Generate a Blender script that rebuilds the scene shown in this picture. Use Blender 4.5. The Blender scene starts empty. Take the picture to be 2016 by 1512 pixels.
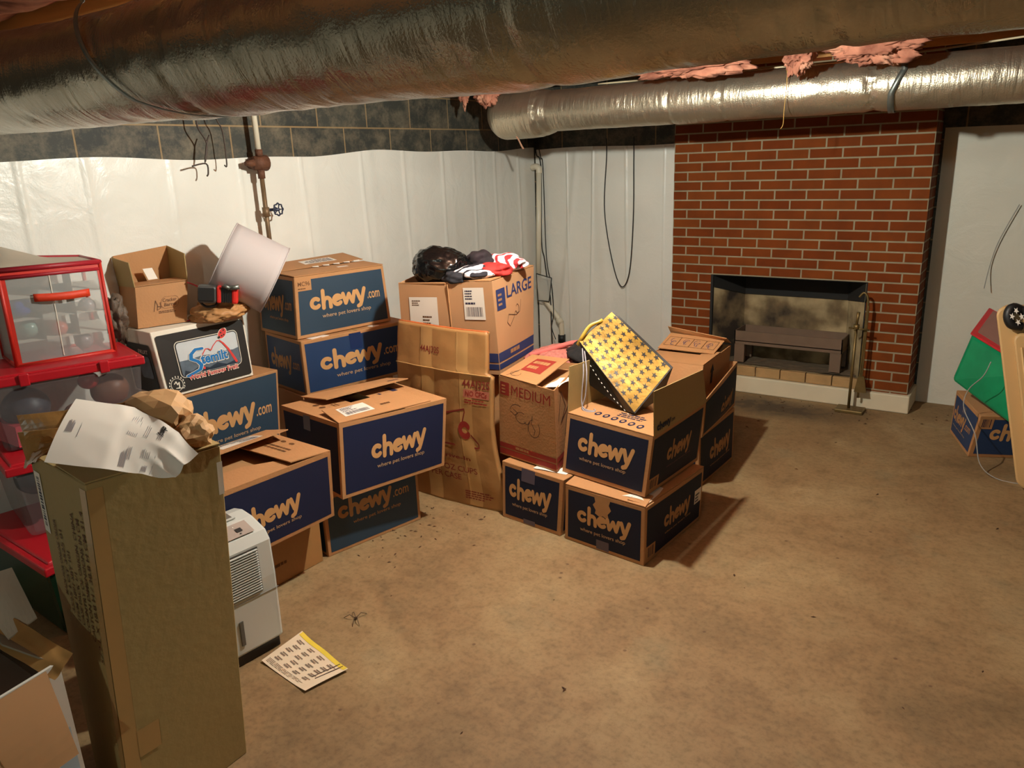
import bpy, bmesh, math, random
from mathutils import Vector, Matrix, noise
random.seed(7)
SC = bpy.context.scene
COL = SC.collection
V = Vector

# ------------------------------------------------------------------ camera, world, exposure
YAW, PIT, ROL = math.radians(34.7828), math.radians(16.2109), math.radians(-2.2017)
_f = V((-math.sin(YAW), math.cos(YAW), 0)); _r = V((math.cos(YAW), math.sin(YAW), 0)); _z = V((0, 0, 1))
_d = _f*math.cos(PIT) - _z*math.sin(PIT); _u = _z*math.cos(PIT) + _f*math.sin(PIT)
_r3 = _r*math.cos(ROL) + _u*math.sin(ROL); _u3 = _u*math.cos(ROL) - _r*math.sin(ROL)
cam = bpy.data.cameras.new('camera'); camo = bpy.data.objects.new('camera', cam); COL.objects.link(camo)
cam.sensor_width = 36; cam.lens = 1515.42*36/2016; cam.clip_start = .02
m = Matrix.Identity(4)
for i in range(3):
    m[i][0], m[i][1], m[i][2] = _r3[i], _u3[i], -_d[i]
m.translation = (2.2285, -5.3230, 1.6661)
camo.matrix_world = m
SC.camera = camo
w = bpy.data.worlds.new('world'); SC.world = w; w.use_nodes = True
w.node_tree.nodes['Background'].inputs[0].default_value = (.9, .75, .6, 1)
w.node_tree.nodes['Background'].inputs[1].default_value = .0
vs = SC.view_settings; vs.view_transform = 'Standard'; vs.look = 'None'; vs.exposure = 0.0; vs.gamma = 1; vs.use_curve_mapping = False
BULB_A = (0.78, -2.74, 2.10); BULB_A_E = 4700.0      # bare bulb between the two ducts
BULB_B = (2.35, -7.1, 2.02); FILL_BULB_E = 1700.0       # unseen bulb added as fill light, behind the camera
BULB_A_COL = (.97, 1.0, .90); FILL_BULB_COL = (.78, 1.0, .92)

# ------------------------------------------------------------------ helpers
def nt(name):
    mt = bpy.data.materials.new(name); mt.use_nodes = True
    n = mt.node_tree; return mt, n, n.nodes['Principled BSDF'], n.links
def setv(b, **k):
    for a, v in k.items():
        b.inputs[a.replace('_', ' ')].default_value = v
def srgb(r, g, b):
    f = lambda c: (c/255/12.92) if c/255 <= .04045 else ((c/255+.055)/1.055)**2.4
    return (f(r), f(g), f(b), 1)
MATS = {}
def mat(name, col, rough=.6, var=.12, scale=9, bump=.0, bscale=60, metal=0, spec=.5, detail=4, stretch=None):
    """flat coloured surface with a little procedural mottling"""
    if name in MATS: return MATS[name]
    mt, n, b, L = nt(name)
    tc = n.nodes.new('ShaderNodeTexCoord'); src = tc.outputs['Object']
    if stretch:
        mp = n.nodes.new('ShaderNodeMapping'); mp.inputs['Scale'].default_value = stretch
        L.new(src, mp.inputs[0]); src = mp.outputs[0]
    no = n.nodes.new('ShaderNodeTexNoise'); no.inputs['Scale'].default_value = scale; no.inputs['Detail'].default_value = detail
    L.new(src, no.inputs[0])
    mx = n.nodes.new('ShaderNodeMix'); mx.data_type = 'RGBA'
    mx.inputs[6].default_value = tuple(c*(1-var) for c in col[:3])+(1,)
    mx.inputs[7].default_value = tuple(min(1, c*(1+var)) for c in col[:3])+(1,)
    L.new(no.outputs[0], mx.inputs[0]); L.new(mx.outputs[2], b.inputs['Base Color'])
    setv(b, Roughness=rough, Metallic=metal); b.inputs['Specular IOR Level'].default_value = spec
    if bump:
        n2 = n.nodes.new('ShaderNodeTexNoise'); n2.inputs['Scale'].default_value = bscale; n2.inputs['Detail'].default_value = 5
        L.new(src, n2.inputs[0])
        bp = n.nodes.new('ShaderNodeBump'); bp.inputs['Strength'].default_value = bump; bp.inputs['Distance'].default_value = .01
        L.new(n2.outputs[0], bp.inputs['Height']); L.new(bp.outputs[0], b.inputs['Normal'])
    MATS[name] = mt
    return mt
def ramp(n, stops):
    r = n.nodes.new('ShaderNodeValToRGB'); e = r.color_ramp.elements
    while len(e) < len(stops): e.new(.5)
    for i, (p, c) in enumerate(stops):
        e[i].position = p; e[i].color = c if len(c) == 4 else (*c, 1)
    return r

KRAFT = mat('kraft_cardboard', srgb(174, 124, 78), .75, .10, 7, .15, 90)
KRAFT_IN = mat('kraft_inside', srgb(166, 124, 80), .8, .10, 6)
KRAFT_OLD = mat('old_kraft', srgb(162, 116, 66), .6, .14, 5, .25, 14)
KRAFT_TAN = mat('tan_cardboard', srgb(160, 134, 84), .72, .05, 4, .1, 40)
NAVY = mat('navy_print', srgb(20, 28, 58), .66, .12, 6, spec=.3)
NAVY_DK = mat('dark_navy_print', srgb(18, 25, 46), .66, .12, 6, spec=.3)
TEAL = mat('slate_blue_print', srgb(34, 56, 74), .6, .12, 6)
BLUE2 = mat('blue_print', srgb(27, 53, 90), .6, .15, 6)
LOGO = mat('kraft_logo', srgb(196, 146, 92), .7, .08, 9)
LOGO_DIM = mat('kraft_logo_dark', srgb(170, 122, 76), .75, .2, 14)  # darker, more mottled copy of the logo kraft
SLOGAN_M = mat('slogan_ink', srgb(176, 140, 104), .7, .1, 9)
INK = mat('dark_ink', srgb(40, 34, 60), .7, .1)
INK_BR = mat('brown_ink', srgb(96, 58, 24), .7, .15)
INK_MARK = mat('marker_ink', srgb(78, 50, 38), .6, .1)
RED_INK = mat('red_ink', srgb(146, 40, 28), .7, .12)
BLUE_INK = mat('blue_ink', srgb(36, 48, 94), .7, .12)
LABEL = mat('label_paper', srgb(226, 214, 200), .5, .05)
PAPER = mat('printer_paper', srgb(236, 226, 214), .55, .03)
BLACK = mat('black_print', srgb(36, 33, 30), .55, .15)
WHITE = mat('white_card', srgb(232, 222, 204), .6, .06)
TAPE_D = mat('tape_residue', srgb(84, 76, 90), .35, .15)
TAPE = mat('packing_tape', srgb(172, 134, 84), .3, .08)
PVC = mat('pvc_pipe', srgb(214, 204, 182), .35, .06)
STEEL = mat('galvanised_strap', srgb(128, 132, 126), .4, .15, 20, metal=.8)
BLACK_RUB = mat('black_rubber', srgb(24, 22, 22), .5, .1)
WOOD = mat('pine_joist', srgb(196, 136, 72), .7, .25, 6, .1, 30, stretch=(.3, 3, 3))
SUBF = mat('subfloor_wood', srgb(140, 86, 44), .8, .2, 3)
RUST = mat('rusty_iron', srgb(92, 54, 32), .75, .45, 22, .6, 60)
RED_PL = mat('red_plastic', srgb(176, 22, 34), .35, .06)
GREEN_PL = mat('green_plastic', srgb(12, 52, 34), .35, .1)
GREY_PL = mat('grey_white_plastic', srgb(192, 194, 188), .35, .03)
DARK_PL = mat('dark_plastic', srgb(26, 24, 24), .45, .1)
TAN_PL = mat('tan_plastic', srgb(200, 160, 106), .5, .05, 4)

ORDER = []
def link(o, parent=None):
    ORDER.append(o)
    COL.objects.link(o)
    if parent is not None: o.parent = parent
    return o
def mobj(name, verts, faces, mt, parent=None, smooth=False, uv=None, weld=False):
    me = bpy.data.meshes.new(name); me.from_pydata([tuple(v) for v in verts], [], faces); me.update()
    if weld:
        b = bmesh.new(); b.from_mesh(me); bmesh.ops.remove_doubles(b, verts=b.verts, dist=1e-5)
        bmesh.ops.recalc_face_normals(b, faces=b.faces); b.to_mesh(me); b.free()
    if mt is not None:
        for q in (mt if isinstance(mt, (list, tuple)) else [mt]): me.materials.append(q)
    if smooth:
        for p in me.polygons: p.use_smooth = True
    if uv:
        l = me.uv_layers.new(name='UVMap')
        for p in me.polygons:
            for li in p.loop_indices:
                l.data[li].uv = uv(me.vertices[me.loops[li].vertex_index].co, p.normal)
    o = bpy.data.objects.new(name, me)
    return link(o, parent)
def tag(o, label=None, cat=None, group=None, kind=None):
    if label: o['label'] = label
    if cat: o['category'] = cat
    if group: o['group'] = group
    if kind: o['kind'] = kind
    return o
def thing(name, label, cat, group=None, loc=(0, 0, 0)):
    o = bpy.data.objects.new(name, None); o.empty_display_size = .05; link(o)
    o['label'] = label; o['category'] = cat
    if group: o['group'] = group
    return o
def recentre(root):
    """put the Empty of a thing at the base of its parts, leaving the parts where they are"""
    pts = []
    def walk(o):
        for c in o.children:
            if c.type == 'MESH': pts.extend(v.co for v in c.data.vertices)
            walk(c)
    walk(root)
    if not pts: return
    lo = V((min(p.x for p in pts), min(p.y for p in pts), min(p.z for p in pts))); hi = V((max(p.x for p in pts), max(p.y for p in pts), 0))
    b = V(((lo.x+hi.x)/2, (lo.y+hi.y)/2, lo.z))
    root.location = b
    for c in root.children: c.location = -b
class MB:
    def __init__(s): s.v = []; s.f = []
    def add(s, vs, fs):
        o = len(s.v); s.v += [V(x) for x in vs]; s.f += [tuple(i+o for i in f) for f in fs]
    def hexa(s, p):   # 8 corners: bottom ring then top ring
        s.add(p, [(0, 3, 2, 1), (4, 5, 6, 7), (0, 1, 5, 4), (1, 2, 6, 5), (2, 3, 7, 6), (3, 0, 4, 7)])
    def box(s, lo, hi):
        x0, y0, z0 = lo; x1, y1, z1 = hi
        s.hexa([(x0, y0, z0), (x1, y0, z0), (x1, y1, z0), (x0, y1, z0), (x0, y0, z1), (x1, y0, z1), (x1, y1, z1), (x0, y1, z1)])
    def tube(s, pts, r, n=10, cap=True):
        pts = [V(p) for p in pts]; rr = r if isinstance(r, (list, tuple)) else [r]*len(pts)
        o = len(s.v); t0 = (pts[1]-pts[0]).normalized()
        a = t0.cross(V((0, 0, 1)));  a = t0.cross(V((0, 1, 0))) if a.length < .1 else a
        a.normalize()
        for i, p in enumerate(pts):
            t = (pts[min(i+1, len(pts)-1)]-pts[max(i-1, 0)])
            t = t.normalized() if t.length > 1e-9 else t0
            a = (a-t*a.dot(t)); a.normalize(); b = t.cross(a)
            for k in range(n):
                q = 2*math.pi*k/n
                s.v.append(p+(a*math.cos(q)+b*math.sin(q))*rr[i])
        for i in range(len(pts)-1):
            for k in range(n):
                k2 = (k+1) % n
                s.f.append((o+i*n+k, o+i*n+k2, o+(i+1)*n+k2, o+(i+1)*n+k))
        if cap:
            s.f.append(tuple(o+k for k in range(n))[::-1]); s.f.append(tuple(o+(len(pts)-1)*n+k for k in range(n)))
    def obj(s, name, mt, parent=None, smooth=False, bevel=0, weld=False):
        o = mobj(name, s.v, s.f, mt, parent, smooth, weld=weld)
        if bevel:
            md = o.modifiers.new('b', 'BEVEL'); md.width = bevel; md.segments = 2; md.limit_method = 'ANGLE'; md.angle_limit = math.radians(40)
        return o
def smooth_path(pts, k=8):
    pts = [V(p) for p in pts]; out = []
    for i in range(len(pts)-1):
        p0 = pts[max(i-1, 0)]; p1 = pts[i]; p2 = pts[i+1]; p3 = pts[min(i+2, len(pts)-1)]
        for j in range(k):
            t = j/k
            out.append(.5*((2*p1)+(p2-p0)*t+(2*p0-5*p1+4*p2-p3)*t*t+(3*p1-p0-3*p2+p3)*t**3))
    out.append(pts[-1]); return out

# ---- a four-cornered face one can print on
class Face:
    def __init__(s, bl, br, tr, tl, bulge=0.0, sag=0.0):
        s.c = [V(bl), V(br), V(tr), V(tl)]; s.b = bulge; s.sag = sag
        s.w = ((s.c[1]-s.c[0]).length+(s.c[2]-s.c[3]).length)/2
        s.h = ((s.c[3]-s.c[0]).length+(s.c[2]-s.c[1]).length)/2
        s.n = (s.c[1]-s.c[0]).cross(s.c[3]-s.c[0]).normalized()
    def P(s, a, t, off=0.0):
        p = s.c[0]*(1-a)*(1-t)+s.c[1]*a*(1-t)+s.c[2]*a*t+s.c[3]*(1-a)*t
        aa = min(1, max(0, a)); tt = min(1, max(0, t))
        k = s.b*math.sin(math.pi*aa)*math.sin(math.pi*tt)
        return p+s.n*(k+off)-V((0, 0, 1))*(s.sag*math.sin(math.pi*aa)*tt)
def grid_face(mb, F, s0, s1, t0, t1, off, n=6, m=6, flip=False):
    o = len(mb.v)
    for j in range(m+1):
        for i in range(n+1):
            mb.v.append(F.P(s0+(s1-s0)*i/n, t0+(t1-t0)*j/m, off))
    for j in range(m):
        for i in range(n):
            a = o+j*(n+1)+i; q = (a, a+1, a+n+2, a+n+1)
            mb.f.append(q[::-1] if flip else q)
def patch(F, s0, s1, t0, t1, mt, parent, name='label_sticker', off=.0012, n=4, rot=0):
    mb = MB(); grid_face(mb, F, s0, s1, t0, t1, off, n, n); return mb.obj(name, mt, parent, smooth=True)
def print2d(F, shapes, mt, parent, name, off=.0016):
    """shapes: list of polygons in (s,t) coordinates of the face"""
    mb = MB()
    for poly in shapes:
        o = len(mb.v); mb.v += [F.P(a, t, off) for a, t in poly]; mb.f.append(tuple(range(o, o+len(poly))))
    return mb.obj(name, mt, parent)
def stroke2d(pts, w, ends=True):
    """thick polyline with round ends as convex quads and discs, in metres"""
    out = []
    for i in range(len(pts)-1):
        (x0, y0), (x1, y1) = pts[i], pts[i+1]
        d = math.hypot(x1-x0, y1-y0)
        if d < 1e-9: continue
        nx, ny = -(y1-y0)/d*w/2, (x1-x0)/d*w/2
        out.append([(x0-nx, y0-ny), (x1-nx, y1-ny), (x1+nx, y1+ny), (x0+nx, y0+ny)])
    for i, (x, y) in enumerate(pts):
        if not ends and i in (0, len(pts)-1): continue
        out.append([(x+w/2*math.cos(2*math.pi*k/14), y+w/2*math.sin(2*math.pi*k/14)) for k in range(14)])
    return out
def arc(cx, cy, r, a0, a1, n=14, ry=None):
    ry = ry or r
    return [(cx+r*math.cos(math.radians(a0+(a1-a0)*i/n)), cy+ry*math.sin(math.radians(a0+(a1-a0)*i/n))) for i in range(n+1)]
# hand lettered "chewy" with fat round strokes; x height 1, width 5.35
CH = [arc(.52, .50, .36, 48, 318), [(1.22, 1.42), (1.22, .02)], [(1.24, .45)]+arc(1.55, .50, .30, 165, 0, 8)+[(1.86, .02)],
      [(2.16, .48), (2.78, .66)]+arc(2.52, .50, .36, 24, 316, 14), [(3.06, .92), (3.26, .12), (3.62, .84), (3.92, .12), (4.16, .96)],
      [(4.40, .98), (4.66, .22), (4.72, .16)], [(5.14, 1.10), (4.80, .10), (4.66, -.22), (4.44, -.31)]]
CHW = 5.35
def text_shapes(body, size=1.0, bold=0.0, cache={}):
    key = (body, round(bold, 4))
    if key not in cache:
        cu = bpy.data.curves.new('txt', 'FONT'); cu.body = body; cu.size = 1; cu.offset = bold; cu.resolution_u = 3
        ob = bpy.data.objects.new('txt', cu)
        me = ob.to_mesh()
        vs_ = [(v.co.x, v.co.y) for v in me.vertices]; fs = [tuple(p.vertices) for p in me.polygons]
        ob.to_mesh_clear(); bpy.data.objects.remove(ob); bpy.data.curves.remove(cu)
        x1 = max((v[0] for v in vs_), default=1); x0 = min((v[0] for v in vs_), default=0)
        cache[key] = ([(x-x0, y) for x, y in vs_], fs, x1-x0)
    return cache[key]
def text(F, body, s0, s1, t, h, mt, parent, name='printed_text', bold=.0, off=.0016, rot=0):
    """text running s0..s1 with baseline t and cap height h (t units); rot=90 runs it up the face"""
    vs_, fs, W = text_shapes(body, 1, bold)
    mb = MB()
    for x, y in vs_:
        a, b = x/W, y/.72
        if rot == 90: p = F.P(s0-b*h, t+a*(s1), off)     # s1 = length in t, h = height in s
        else: p = F.P(s0+(s1-s0)*a, t+h*b, off)
        mb.v.append(p)
    mb.f = list(fs)
    return mb.obj(name, mt, parent)
def lines(F, s0, s1, t0, t1, n, mt, parent, name='fine_print', off=.0018, vertical=False, seed=0, fill=.5):
    rnd = random.Random(seed+n); sh = []
    for i in range(n):
        if vertical:
            a = s0+(s1-s0)*i/n; b = a+(s1-s0)/n*fill*rnd.uniform(.4, 1.3)
            sh.append([(a, t0), (b, t0), (b, t1), (a, t1)])
        else:
            y = t0+(t1-t0)*(i+.2)/n; y2 = y+(t1-t0)/n*fill; x = s0
            e = s0+(s1-s0)*rnd.uniform(.55, 1)
            while x < e:
                x2 = min(e, x+(s1-s0)*rnd.uniform(.06, .2)); sh.append([(x, y), (x2, y), (x2, y2), (x, y2)]); x = x2+(s1-s0)*.025
    return print2d(F, sh, mt, parent, name, off)
def chewy(F, s0, s1, tb, xh, parent, mt=None, com=False, slog=None, slog_mt=None, c1=None, off=.0016):
    mt = mt or LOGO; k = (s1-s0)/CHW
    sh = []
    for st in CH:
        for poly in stroke2d(st, .34): sh.append([(s0+x*k, tb+y*xh) for x, y in poly])
    print2d(F, sh, mt, parent, 'logo', off)
    if com: text(F, '.com', s1+k*.05, c1 or s1+k*1.6, tb+xh*.18, xh*.86, mt, parent, 'logo_suffix', .012, off)
    if slog:
        a, b, t, h = slog; t = min(t, tb-.50*xh-.85*h)
        text(F, 'where pet lovers shop', a, b, t, h, slog_mt or SLOGAN_M, parent, 'slogan', .012, off)

NAMES = 'O0 U0 B0 V0 O1 U1 B1 V1'.split()
class Carton:
    def __init__(s, v, bulge=.004):
        s.c = dict(zip(NAMES, [V(p) for p in v])); c = s.c
        s.R = Face(c['O0'], c['U0'], c['U1'], c['O1'], bulge)
        s.L = Face(c['V0'], c['O0'], c['O1'], c['V1'], bulge)
        s.K = Face(c['U0'], c['B0'], c['B1'], c['U1'], bulge)
        s.W = Face(c['B0'], c['V0'], c['V1'], c['B1'], bulge)
        s.T = Face(c['V1'], c['O1'], c['U1'], c['B1'], 0)
        s.D = Face(c['O0'], c['V0'], c['B0'], c['U0'], 0)
def carton(name, label, v, panel=None, rim=None, opened=False, bulge=.004, mt=None, group=None, cat='box', faces='RL', topb=0.0, margin=.018, tapes=True):
    c = Carton(v, bulge); c.T.b = topb
    root = thing(name, label, cat, group); c.root = root
    mt = mt or KRAFT
    mb = MB()
    N = 8
    if not opened:
        for F in (c.R, c.L, c.K, c.W, c.T, c.D): grid_face(mb, F, 0, 1, 0, 1, 0, N, N)
        o = mb.obj('box_body', mt, root, weld=True)
        md = o.modifiers.new('b', 'BEVEL'); md.width = .0025; md.segments = 1; md.limit_method = 'ANGLE'; md.angle_limit = math.radians(45)
        if tapes:
            patch(c.T, .0, 1, .455, .545, TAPE, root, 'packing_tape', .0008+0, 4)
            print2d(c.T, [[(0.0, .497), (1, .497), (1, .503), (0, .503)]], INK_BR, root, 'flap_seam', .0013)
    else:
        for F in (c.R, c.L, c.K, c.W):
            grid_face(mb, F, 0, 1, 0, 1, 0, N, N); grid_face(mb, F, .01, .99, 0, 1, -.005, N, N, True)
        grid_face(mb, c.D, 0, 1, 0, 1, 0, 2, 2); grid_face(mb, c.D, 0, 1, 0, 1, -.006, 2, 2, True)
        for F in (c.R, c.L, c.K, c.W):   # rim between the skins
            o0 = len(mb.v)
            for i in range(N+1): mb.v.append(F.P(i/N, 1, 0)); mb.v.append(F.P(.01+.98*i/N, 1, -.005))
            for i in range(N): mb.f.append((o0+2*i, o0+2*i+2, o0+2*i+3, o0+2*i+1))
        mb.obj('box_body', mt, root)
    if panel is not None:
        for k in faces:
            F = getattr(c, k); ms = margin/F.w; mh = margin/F.h
            mb = MB(); grid_face(mb, F, ms, 1-ms, mh, 1-mh, .0008, N, N); mb.obj('printed_panel', panel, root, smooth=True)
    return c
def slab(name, q, mt, parent, th=.004, bend=0.0, n=8, label=None):
    """cardboard flap: quad bl,br,tr,tl with thickness, bulging by bend"""
    F = Face(*q, bulge=bend); mb = MB()
    grid_face(mb, F, 0, 1, 0, 1, th/2, n, n); grid_face(mb, F, 0, 1, 0, 1, -th/2, n, n, True)
    o0 = len(mb.v)
    ring = [(i/n, 0) for i in range(n)]+[(1, i/n) for i in range(n)]+[(1-i/n, 1) for i in range(n)]+[(0, 1-i/n) for i in range(n)]
    for a, t in ring: mb.v.append(F.P(a, t, th/2)); mb.v.append(F.P(a, t, -th/2))
    L = len(ring)
    for i in range(L):
        j = (i+1) % L; mb.f.append((o0+2*i+1, o0+2*j+1, o0+2*j, o0+2*i))
    o = mb.obj(name, mt, parent)
    if label: o['label'] = label
    F.th = th
    return F, o
def shipping_label(F, s0, s1, t0, t1, parent, seed=0, mt=None):
    patch(F, s0, s1, t0, t1, mt or LABEL, parent, 'shipping_label', .0028)
    ds, dt = s1-s0, t1-t0
    lines(F, s0+.08*ds, s0+.6*ds, t0+.62*dt, t0+.94*dt, 4, INK, parent, 'label_text', .0034, seed=seed)
    lines(F, s0+.1*ds, s0+.9*ds, t0+.1*dt, t0+.4*dt, 22, INK, parent, 'barcode', .0034, vertical=True, seed=seed)
    lines(F, s0+.08*ds, s0+.8*ds, t0+.46*dt, t0+.58*dt, 1, INK, parent, 'label_text', .0034, seed=seed+3)
def crumple(name, c, size, mt, parent=None, seed=0, amp=.25, freq=3.0, sub=4, flat=None, sharp=True, rotz=0):
    bm = bmesh.new(); bmesh.ops.create_icosphere(bm, subdivisions=sub, radius=1)
    off = V((seed*7.3, seed*3.1, seed*1.7)); R = Matrix.Rotation(rotz, 3, 'Z')
    for v in bm.verts:
        p = v.co.copy()
        n1 = noise.noise(p*freq*.5+off); n2 = noise.noise(p*freq+off*2)
        if sharp: n2 = 1-2*abs(n2); n3 = 1-2*abs(noise.noise(p*freq*2.3+off)); k = 1+amp*(n1+.45*n2+.3*n3-.5)
        else: k = 1+amp*(n1+.4*n2)
        p = p*k
        v.co = R @ V((p.x*size[0], p.y*size[1], p.z*size[2]))+V(c)
        if flat is not None and v.co.z < flat: v.co.z = flat
    me = bpy.data.meshes.new(name); bm.to_mesh(me); bm.free(); me.materials.append(mt)
    for p in me.polygons: p.use_smooth = True
    return link(bpy.data.objects.new(name, me), parent)
def facet(o):
    for p in o.data.polygons: p.use_smooth = False
def sheet(name, fn, nx, ny, mt, parent=None, th=0.0, smooth=True):
    vs_ = [V(fn(i/nx, j/ny)) for j in range(ny+1) for i in range(nx+1)]
    fs = [(j*(nx+1)+i, j*(nx+1)+i+1, (j+1)*(nx+1)+i+1, (j+1)*(nx+1)+i) for j in range(ny) for i in range(nx)]
    o = mobj(name, vs_, fs, mt, parent, smooth)
    if th:
        md = o.modifiers.new('s', 'SOLIDIFY'); md.thickness = th; md.offset = -1
    return o

# ------------------------------------------------------------------ the room shell
XL, YB, XR, YF, ZC = -1.366, 0.30, 4.7, -8.6, 2.44
def blockmat():
    mt, n, b, L = nt('dark_block_wall')
    uv = n.nodes.new('ShaderNodeTexCoord')
    br = n.nodes.new('ShaderNodeTexBrick'); br.inputs['Scale'].default_value = 1
    br.inputs['Brick Width'].default_value = .4064; br.inputs['Row Height'].default_value = .2032; br.inputs['Mortar Size'].default_value = .0055
    br.inputs['Mortar Smooth'].default_value = .3
    br.inputs['Color1'].default_value = srgb(40, 42, 38); br.inputs['Color2'].default_value = srgb(54, 54, 47); br.inputs['Mortar'].default_value = srgb(132, 108, 74)
    L.new(uv.outputs['UV'], br.inputs[0])
    no = n.nodes.new('ShaderNodeTexNoise'); no.inputs['Scale'].default_value = 7; no.inputs['Detail'].default_value = 12; no.inputs['Roughness'].default_value = .78
    L.new(uv.outputs['UV'], no.inputs[0])
    rp = ramp(n, [(.44, (0, 0, 0)), (.66, (1, 1, 1))]); L.new(no.outputs[0], rp.inputs[0])
    mx = n.nodes.new('ShaderNodeMix'); mx.data_type = 'RGBA'; mx.inputs[7].default_value = srgb(150, 134, 108)
    mm = n.nodes.new('ShaderNodeMath'); mm.operation = 'MULTIPLY'; mm.inputs[1].default_value = .42
    L.new(rp.outputs[0], mm.inputs[0]); L.new(mm.outputs[0], mx.inputs[0]); L.new(br.outputs[0], mx.inputs[6])
    L.new(mx.outputs[2], b.inputs['Base Color']); setv(b, Roughness=.7)
    bp = n.nodes.new('ShaderNodeBump'); bp.inputs['Strength'].default_value = .6; bp.inputs['Distance'].default_value = .006; bp.invert = True
    L.new(br.outputs['Fac'], bp.inputs['Height']); L.new(bp.outputs[0], b.inputs['Normal'])
    return mt
BLOCK = blockmat()
def wall(name, p0, p1, z1, uvf):
    a, b_ = V(p0), V(p1)
    o = mobj(name, [a, b_, b_+V((0, 0, z1)), a+V((0, 0, z1))], [(0, 1, 2, 3)], BLOCK, uv=uvf)
    md = o.modifiers.new('s', 'SOLIDIFY'); md.thickness = .2; md.offset = -1
    return tag(o, kind='structure')
wall('wall_left', (XL, YF, 0), (XL, YB, 0), ZC+.1, lambda c, n_: (c.y+3.458+40*.4064, c.z-1.8916+10*.2032))
wall('wall_back', (XL, YB, 0), (XR, YB, 0), ZC+.1, lambda c, n_: (c.x+.28+40*.4064, c.z-1.8916+10*.2032))
wall('wall_right', (XR, YB, 0), (XR, YF, 0), ZC+.1, lambda c, n_: (c.y+20*.4064*2, c.z-1.8916+10*.2032))
wall('wall_rear', (XR, YF, 0), (XL, YF, 0), ZC+.1, lambda c, n_: (c.x+20*.4064*2, c.z-1.8916+10*.2032))

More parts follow.
